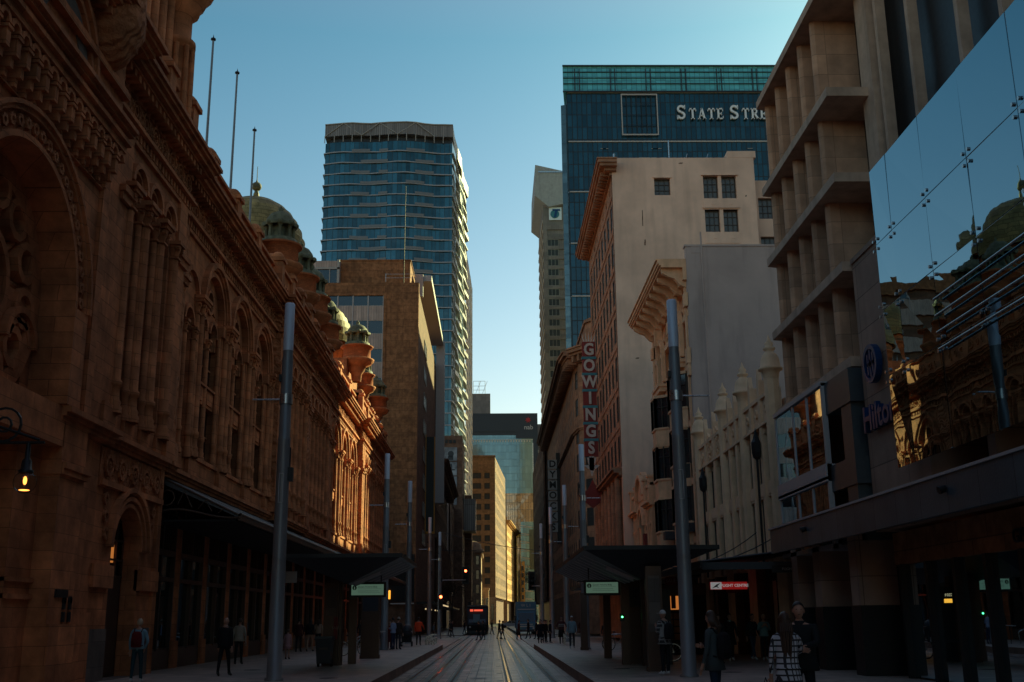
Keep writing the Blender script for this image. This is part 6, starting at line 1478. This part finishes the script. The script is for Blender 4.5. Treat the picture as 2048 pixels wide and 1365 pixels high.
            vs2=[q*1.0+Vector((0,.03*s,0)) for q in vs]; g_.add([tuple(q) for q in vs2],[(j*n1+i,j*n1+i+1,(j+1)*n1+i+1,(j+1)*n1+i) for j in range(6) for i in range(n1-1)])
            for kk in range(7): 
                xx=(-.07+.023*kk)*s; g_.path([(xx,-.07*s,(1.62-.0)*s),(xx*1.15,-.115*s,(1.5)*s),(xx*.9+.012*math.sin(kk*3),-.12*s,(1.69-hairlen*.9)*s),(xx*.7,-.10*s,(1.69-hairlen-.06*(kk%3))*s)],.016*s,5)
        child('hair',g_,hair)
    if cap or beanie:
        g_=MB(); g_.ellip(tuple(hc+Vector((0,-.002,.03*s))),.09*s,.108*s,.105*s,16,7,0,PI/2)
        if cap: g_.lathe(hc.x,hc.y,[(.092*s,hc.z+.02*s),(.097*s,hc.z+.03*s),(.092*s,hc.z+.055*s)],16); g_.box(-.07*s,.07*s,hc.y+.08*s,hc.y+.17*s,hc.z+.035*s,hc.z+.045*s)
        else: g_.lathe(hc.x,hc.y,[(.095*s,hc.z),(.1*s,hc.z+.02*s),(.098*s,hc.z+.05*s)],16)
        child('cap' if cap else 'beanie',g_,cloth(cap or beanie))
    def loft(secs,n=18):
        g_=MB(); vs=[]
        for z_,rx,ry,cy in secs:
            for i in range(n): a=2*PI*i/n; w=1+.035*math.sin(a*5+z_*9); vs.append((rx*s*w*math.cos(a),(cy+ry*w*math.sin(a))*s,z_*s))
        g_.add(vs,[(j*n+i,j*n+(i+1)%n,(j+1)*n+(i+1)%n,(j+1)*n+i) for j in range(len(secs)-1) for i in range(n)]); return g_
    w0=.165*build
    # upper garment shell so the torso is not a tube; hem at coat height
    hem=coat or .93
    fl=.02+.10*max(0,.93-hem)
    child('jacket' if coat else 'shirt',loft([(1.475,.085,.075,0),(1.45,.15,.09,0),(1.38,.19*build,.115,.0),(1.28,.182*build,.125,.005),(1.12,w0,.12,.0),(1.0,w0+.012,.125,.0),(hem,w0+.02+fl,.13+fl,.0),(hem-.005,w0+.0+fl,.115+fl,.0)]),tm)
    if skirt:
        child('skirt',loft([(1.05,.15,.115,0),(.95,.17,.13,0),(.8,.20,.16,0),(.62 if skirt=='short' else .45,.23,.19,0),(.615 if skirt=='short' else .445,.2,.17,0)]),tm if skirt=='short' and topmat else cloth(bot))
    if collar: child('collar',loft([(1.44,.10,.09,0),(1.5,.085,.08,0),(1.52,.075,.07,0)]),cloth(collar))
    return t
def pack(x,y,z,face,h,col,label,cat='backpack',straps=True):
    s=h/1.75; t=thing('backpack',label,cat,(x,y,z),None,-rad(face)); g_=MB()
    n=14; secs=[(.98,.12,.05),(1.0,.145,.075),(1.2,.15,.09),(1.36,.13,.075),(1.42,.08,.04)]
    vs=[]
    for z_,rx,ry in secs:
        for i in range(n): a=2*PI*i/n; c,d=math.cos(a),math.sin(a); vs.append((rx*s*math.copysign(abs(c)**.6,c),(-.19+ry*math.copysign(abs(d)**.6,d))*s,z_*s))
    g_.add(vs,[(j*n+i,j*n+(i+1)%n,(j+1)*n+(i+1)%n,(j+1)*n+i) for j in range(4) for i in range(n)]+[list(range(n)),list(range(4*n,5*n))])
    def ch(nm,g_,m): me=bpy.data.meshes.new(nm); me.from_pydata([tuple(q) for q in g_.v],[],g_.f); me.materials.append(m); me.polygons.foreach_set('use_smooth',[True]*len(g_.f)); o=bpy.data.objects.new(nm,me); COL.objects.link(o); o.parent=t
    ch('bag',g_,cloth(col))
    g_=MB(); g_.box(-.1*s,.1*s,-.29*s,-.265*s,1.02*s,1.2*s); ch('pocket',g_,cloth([c*.8 for c in col]))
    for sd in (-1,1):
        g_=MB(); g_.path([(sd*.10*s,-.13*s,1.40*s),(sd*.115*s,-.04*s,1.49*s),(sd*.12*s,.07*s,1.46*s),(sd*.13*s,.135*s,1.3*s),(sd*.15*s,.05*s,1.05*s),(sd*.14*s,-.12*s,1.02*s)],.016*s,6); ch('strap',g_,cloth([c*.5 for c in col]))
# --- left pavement
person('person in pale blue shirt walking away wearing a red backpack, nearest on the left',-9.95,31.6,.3,0,1.7,(.16,.27,.33),(.02,.05,.06),HBL,shoe=(.6,.6,.6),stride=.12,arms=('down','pocket'))
pack(-9.95,31.6,.3,0,1.7,(.12,.012,.014),'dark red backpack on the person in the pale blue shirt')
person('bald person all in black walking away along the arcade',-8.25,34.6,.3,8,1.72,(.012,.012,.014),(.012,.012,.014),None,shoe=(.05,.05,.05),stride=.22,build=1.12,coat=.86)
person('person in beige jacket walking beside the arcade windows',-9.85,43.6,.3,0,1.72,(.34,.27,.21),(.02,.02,.02),HBR,stride=.1,coat=.9)
person('person in white top half hidden by the big left smart pole',-9.1,47.3,.3,90,1.55,(.45,.45,.45),(.12,.12,.12),HBR,shoe=(.6,.6,.6),stride=.15)
person('child in a pale pink dress behind the big left smart pole',-9.0,49.2,.3,10,1.25,(.42,.22,.22),(.42,.22,.22),HBR,skirt='short',girl=True)
person('person in dark red coat walking away left of the bin',-10.4,60.0,.3,0,1.72,(.07,.02,.018),(.02,.02,.025),HBK,stride=.15,coat=.85)
person('person in black top and tan trousers left of the bin',-9.9,60.6,.3,10,1.7,(.015,.015,.018),(.35,.2,.13),HBK,stride=.2,hairlen=.3)
person('person in cream jacket with dark hair directly behind the bin',-10.3,66,.3,0,1.68,(.40,.27,.19),(.02,.02,.03),HBR,hairlen=.25)
person('second person in cream top just right of the other, behind the bin',-9.9,66.4,.3,0,1.62,(.42,.28,.2),(.05,.03,.03),HBK)
person('person in dark coat standing near the bike hoop by the arcade',-7.9,67,.3,180,1.65,(.03,.025,.025),(.02,.02,.02),HBK)
person('dark figure leaning by the slim smart pole on the left',-6.0,66,.3,60,1.68,(.03,.025,.02),(.03,.02,.02),HBR)
person('person in dark red dress by the slim smart pole',-5.95,64.4,.3,170,1.55,(.15,.025,.02),(.13,.025,.03),HBK,skirt='long',girl=True)
person('person in light blue shirt standing by the slim smart pole',-5.6,62.6,.3,-60,1.72,(.26,.30,.42),(.03,.04,.08),HBK,arms='hold')
person('person in pale beanie and dark coat beside the blue shirt',-5.35,63.0,.3,20,1.75,(.05,.035,.03),(.03,.035,.05),HBR,beanie=(.35,.28,.22),coat=.85)
person('person in bright orange high visibility jacket on the left platform',-4.85,72.5,.3,5,1.75,(.95,.09,.03),(.02,.02,.022),HBK,coat=.88,arms=('down','out'),build=1.1,stride=.08)
person('dark seated figure under the far awning by the second signal',-6.0,112,.06,90,1.5,(.12,.17,.2),(.02,.02,.03),HBK)
# pram
t=thing('pram','black pram beside the orange jacket on the left platform','pram',(-5.4,70.5,.3)); X,Y=-5.45,70.5
b=MB(); b.ellip((X,Y,1.0),.36,.42,.3,14,10); b.box(X-.3,X+.3,Y-.3,Y+.3,.55,1.0); b.build('body','rubber',t); b=MB(); b.ellip((X,Y+.1,1.25),.36,.36,.4,14,6,0,PI/2); b.build('hood','charcoal',t)
for dx in (-.32,.32):
    for dy in (-.3,.35): b=MB(); b.tube((X+dx-.03,Y+dy,.45),(X+dx+.03,Y+dy,.45),.15,.15,12); b.build('wheel','rubber',t)
b=MB(); b.box(X-.3,X+.3,Y-.34,Y-.32,.42,.5); b.tube((X-.3,Y-.3,.6),(X-.32,Y-.3,.45),.02,.02,5); b.tube((X+.3,Y-.3,.6),(X+.32,Y-.3,.45),.02,.02,5); b.path([(X-.28,Y+.3,.7),(X-.3,Y+.6,1.2),(X+.3,Y+.6,1.2),(X+.28,Y+.3,.7)],.02,5); b.build('frame','palemetal',t)
# --- crossing
CR=[('dark figure striding left across the tracks in front of the tram',-1.35,103,-80,(.015,.015,.015),.22),('second dark figure close behind the first in front of the tram',-.95,104,-75,(.02,.03,.03),.18),('pair member in black crossing just right of the tram',.55,107,80,(.012,.012,.012),.2),('taller figure in black crossing right of the tram',.85,106,85,(.015,.015,.015),.2),
('person in dark red top stepping out left of the truck',2.35,104,80,(.07,.02,.02),.18),('person in dark coat crossing in front of the truck with brown hair',3.3,106,-85,(.03,.02,.02),.2),('person in black crossing right of the truck front',3.95,103,-85,(.02,.02,.02),.15),('person in tan jacket walking in front of the truck',4.15,98,-60,(.30,.18,.10),.25)]
for k,(l,x,y,f,c,st) in enumerate(CR): person(l,x,y,0.06 if x>2.65 else 0,f,1.72+.03*(k%3),c,(.02,.02,.025),HBK if k%2 else HBR,stride=st,coat=.86 if k%2==0 else 0)
for k,(x,y,c,l) in enumerate(((3.55,86,(.01,.012,.02),'person in long black coat with grey hair standing at the right kerb end'),(3.98,88,(.012,.012,.012),'person in black waiting behind the long coat'),(4.2,90,(.02,.018,.018),'second person in black waiting in the huddle at the right kerb'),(4.4,87,(.015,.015,.02),'third dark person of the huddle, next to the slim pole'))): person(l,x,y,.06,170-20*k,1.7,c,(.012,.012,.015),HGR if k==0 else HBK,coat=.55 if k==0 else .8,shoe=(.2,.2,.2) if k else (.02,.02,.02))
for k,(x,y,l) in enumerate(((-3.6,138,'distant dark figure left of the tram'),(-5.0,128,'distant dark figure further left of the tram'),(-.2,136,'distant dark figure beside the tram door'),(-4.4,118,'distant figure in dark clothes below the signal arm'))): person(l,x,y,.06,90,1.7,(.02,.02,.025),(.02,.02,.02),HBK,stride=.2)
person('person in red and white striped jumper holding out both hands on the right platform',4.4,72.5,.3,180,1.72,(.09,.03,.03),(.015,.015,.015),HBK,arms='out',skirt='long',stride=.1)
b=MB(); t=thing('scarf','pale striped scarf band across the red striped jumper','scarf',(4.4,72.35,1.5)); b.box(4.22,4.58,72.32,72.36,1.52,1.56); b.box(4.2,4.6,72.32,72.36,1.42,1.45); b.build('band','letter',t)
person('white haired person in pale blue jacket on the right platform',4.33,61.8,.3,185,1.72,(.20,.30,.34),(.04,.045,.05),HGR,coat=.85,stride=.15,shoe=(.4,.4,.4))
person('person in brown top right of the white haired one',4.8,60.0,.3,175,1.68,(.09,.035,.025),(.015,.015,.015),HBR,stride=.12,arms='hold')
person('dark figure sitting low by the far right shelter pillar',6.2,62,.3,200,1.45,(.03,.03,.03),(.02,.02,.02),HBK)
# --- right near
person('person in plaid flannel shirt and white cap standing under the right shelter',4.98,32.6,.3,-35,1.8,(.1,.1,.1),(.015,.015,.018),None,shoe=(.6,.6,.6),topmat='plaid_dark',cap=(.5,.48,.46),arms=('phone','hold'),coat=.84,build=1.15,headtilt=-12)
pack(4.98,32.6,.3,-35,1.8,(.015,.015,.018),'black backpack on the person in the plaid flannel shirt')
person('person in grey blazer and dark jeans seen from the side near the right smart pole',3.66,18.6,.3,-50,1.7,(.055,.07,.075),(.015,.03,.055),HBR,stride=.08,coat=.80,arms=('down','hold'),hairlen=.18)
pack(3.66,18.6,.3,-50,1.7,(.012,.012,.014),'black backpack on the person in the grey blazer')
person('person in black coat and pale green scarf walking towards us behind the grey blazer',9.0,42.5,.3,180,1.72,(.012,.012,.014),(.015,.015,.015),HBK,shoe=(.55,.55,.55),stride=.15,coat=.6,collar=(.2,.35,.34))
person('person in teal top with raised arms by the right shop fronts',10.3,42.5,.3,180,1.68,(.14,.26,.27),(.02,.02,.025),HBL,shoe=(.5,.5,.5),arms='phone',stride=.15)
person('person in dark jacket and blue jeans left of the teal top',9.95,42.9,.3,150,1.7,(.02,.025,.03),(.03,.05,.09),HBK,shoe=(.5,.5,.5),stride=.2)
person('dark haired person with shoulder bag behind the grey blazer',8.05,40,.3,170,1.68,(.02,.02,.022),(.02,.02,.02),HBK,hairlen=.2,coat=.8)
person('woman in white checked jacket and skirt with long dark hair, seen from behind',4.03,15.4,.3,8,1.66,(.3,.3,.3),(.3,.3,.3),HBR,topmat='plaid_white',skirt='short',hairlen=.50,arms=('down','hug'),girl=True,build=.92,coat=.98)
person('man in black jacket facing us with his arm round the woman in checks',4.36,15.85,.3,205,1.80,(.014,.016,.018),(.012,.014,.02),HBK,arms=('hug','hug'),coat=.86,build=1.15,headturn=-15,headtilt=-4,collar=(.02,.02,.022))
person('person in bright blue jacket cut off by the right picture edge',7.98,16.2,.3,-90,1.45,(.03,.18,.45),(.02,.02,.03),HBR)
t=thing('handbag','small dark handbag on a thin strap held by the woman in checks','handbag',(3.72,15.4,.3)); b=MB(); b.box(3.60,3.80,15.36,15.46,.62,.80); b.build('bag','rubber',t); b=MB(); b.path([(3.62,15.4,.8),(3.72,15.42,1.12),(3.79,15.4,.8)],.006,5); b.build('strap','rubber',t)
# ------------------------------------------------------------------ camera, light
YAW,PITCH,ROLL=0.01896,0.25133,rad(.55)
cam=bpy.data.cameras.new('camera'); cam.sensor_width=36; cam.lens=2162/2048*36; cam.clip_end=5000; cam.clip_start=.1
co=bpy.data.objects.new('camera',cam); COL.objects.link(co); co.location=(0,0,1.93)
f=Vector((math.sin(YAW)*math.cos(PITCH),math.cos(YAW)*math.cos(PITCH),math.sin(PITCH))); r=Vector((math.cos(YAW),-math.sin(YAW),0)); u=r.cross(f)
r2=r*math.cos(ROLL)-u*math.sin(ROLL); u2=r*math.sin(ROLL)+u*math.cos(ROLL)
m=Matrix((r2,u2,-f)).transposed().to_4x4(); m.translation=co.location; co.matrix_world=m
S.camera=co
AZ,EL=rad(40),rad(26)
sd=Vector((math.sin(AZ)*math.cos(EL),math.cos(AZ)*math.cos(EL),math.sin(EL)))
su=bpy.data.lights.new('sun','SUN'); su.energy=5.0; su.angle=rad(.5); su.color=(1,1.0,.46); so=bpy.data.objects.new('sun',su); COL.objects.link(so); so.rotation_euler=sd.to_track_quat('Z','Y').to_euler()
w=bpy.data.worlds.new('World'); S.world=w; w.use_nodes=True; t=w.node_tree; bg=t.nodes['Background']; sk=t.nodes.new('ShaderNodeTexSky'); sk.sky_type='NISHITA'; sk.sun_disc=False; sk.sun_elevation=EL; sk.sun_rotation=AZ; sk.air_density=1.3; sk.dust_density=1.0; sk.ozone_density=1.6; sk.altitude=0
gm=t.nodes.new('ShaderNodeGamma'); gm.inputs[1].default_value=1.15; t.links.new(sk.outputs[0],gm.inputs[0]); mx=t.nodes.new('ShaderNodeMix'); mx.data_type='RGBA'; mx.blend_type='MULTIPLY'; mx.inputs[0].default_value=1; t.links.new(gm.outputs[0],mx.inputs[6]); tc=t.nodes.new('ShaderNodeTexCoord'); sx=t.nodes.new('ShaderNodeSeparateXYZ'); t.links.new(tc.outputs['Generated'],sx.inputs[0]); cr=t.nodes.new('ShaderNodeValToRGB'); cr.color_ramp.elements[0].position=.02; cr.color_ramp.elements[1].position=.5; cr.color_ramp.elements[0].color=SKYH; cr.color_ramp.elements[1].color=SKYT; e3=cr.color_ramp.elements.new(.8); e3.color=SKYZ; t.links.new(sx.outputs[2],cr.inputs[0]); t.links.new(cr.outputs[0],mx.inputs[7])
t.links.new(mx.outputs[2],bg.inputs[0]); bg.inputs[1].default_value=SKYS
S.view_settings.view_transform='Standard'; S.view_settings.look='None'; S.view_settings.exposure=EXPO; S.view_settings.gamma=1
S.render.resolution_x=1024; S.render.resolution_y=682
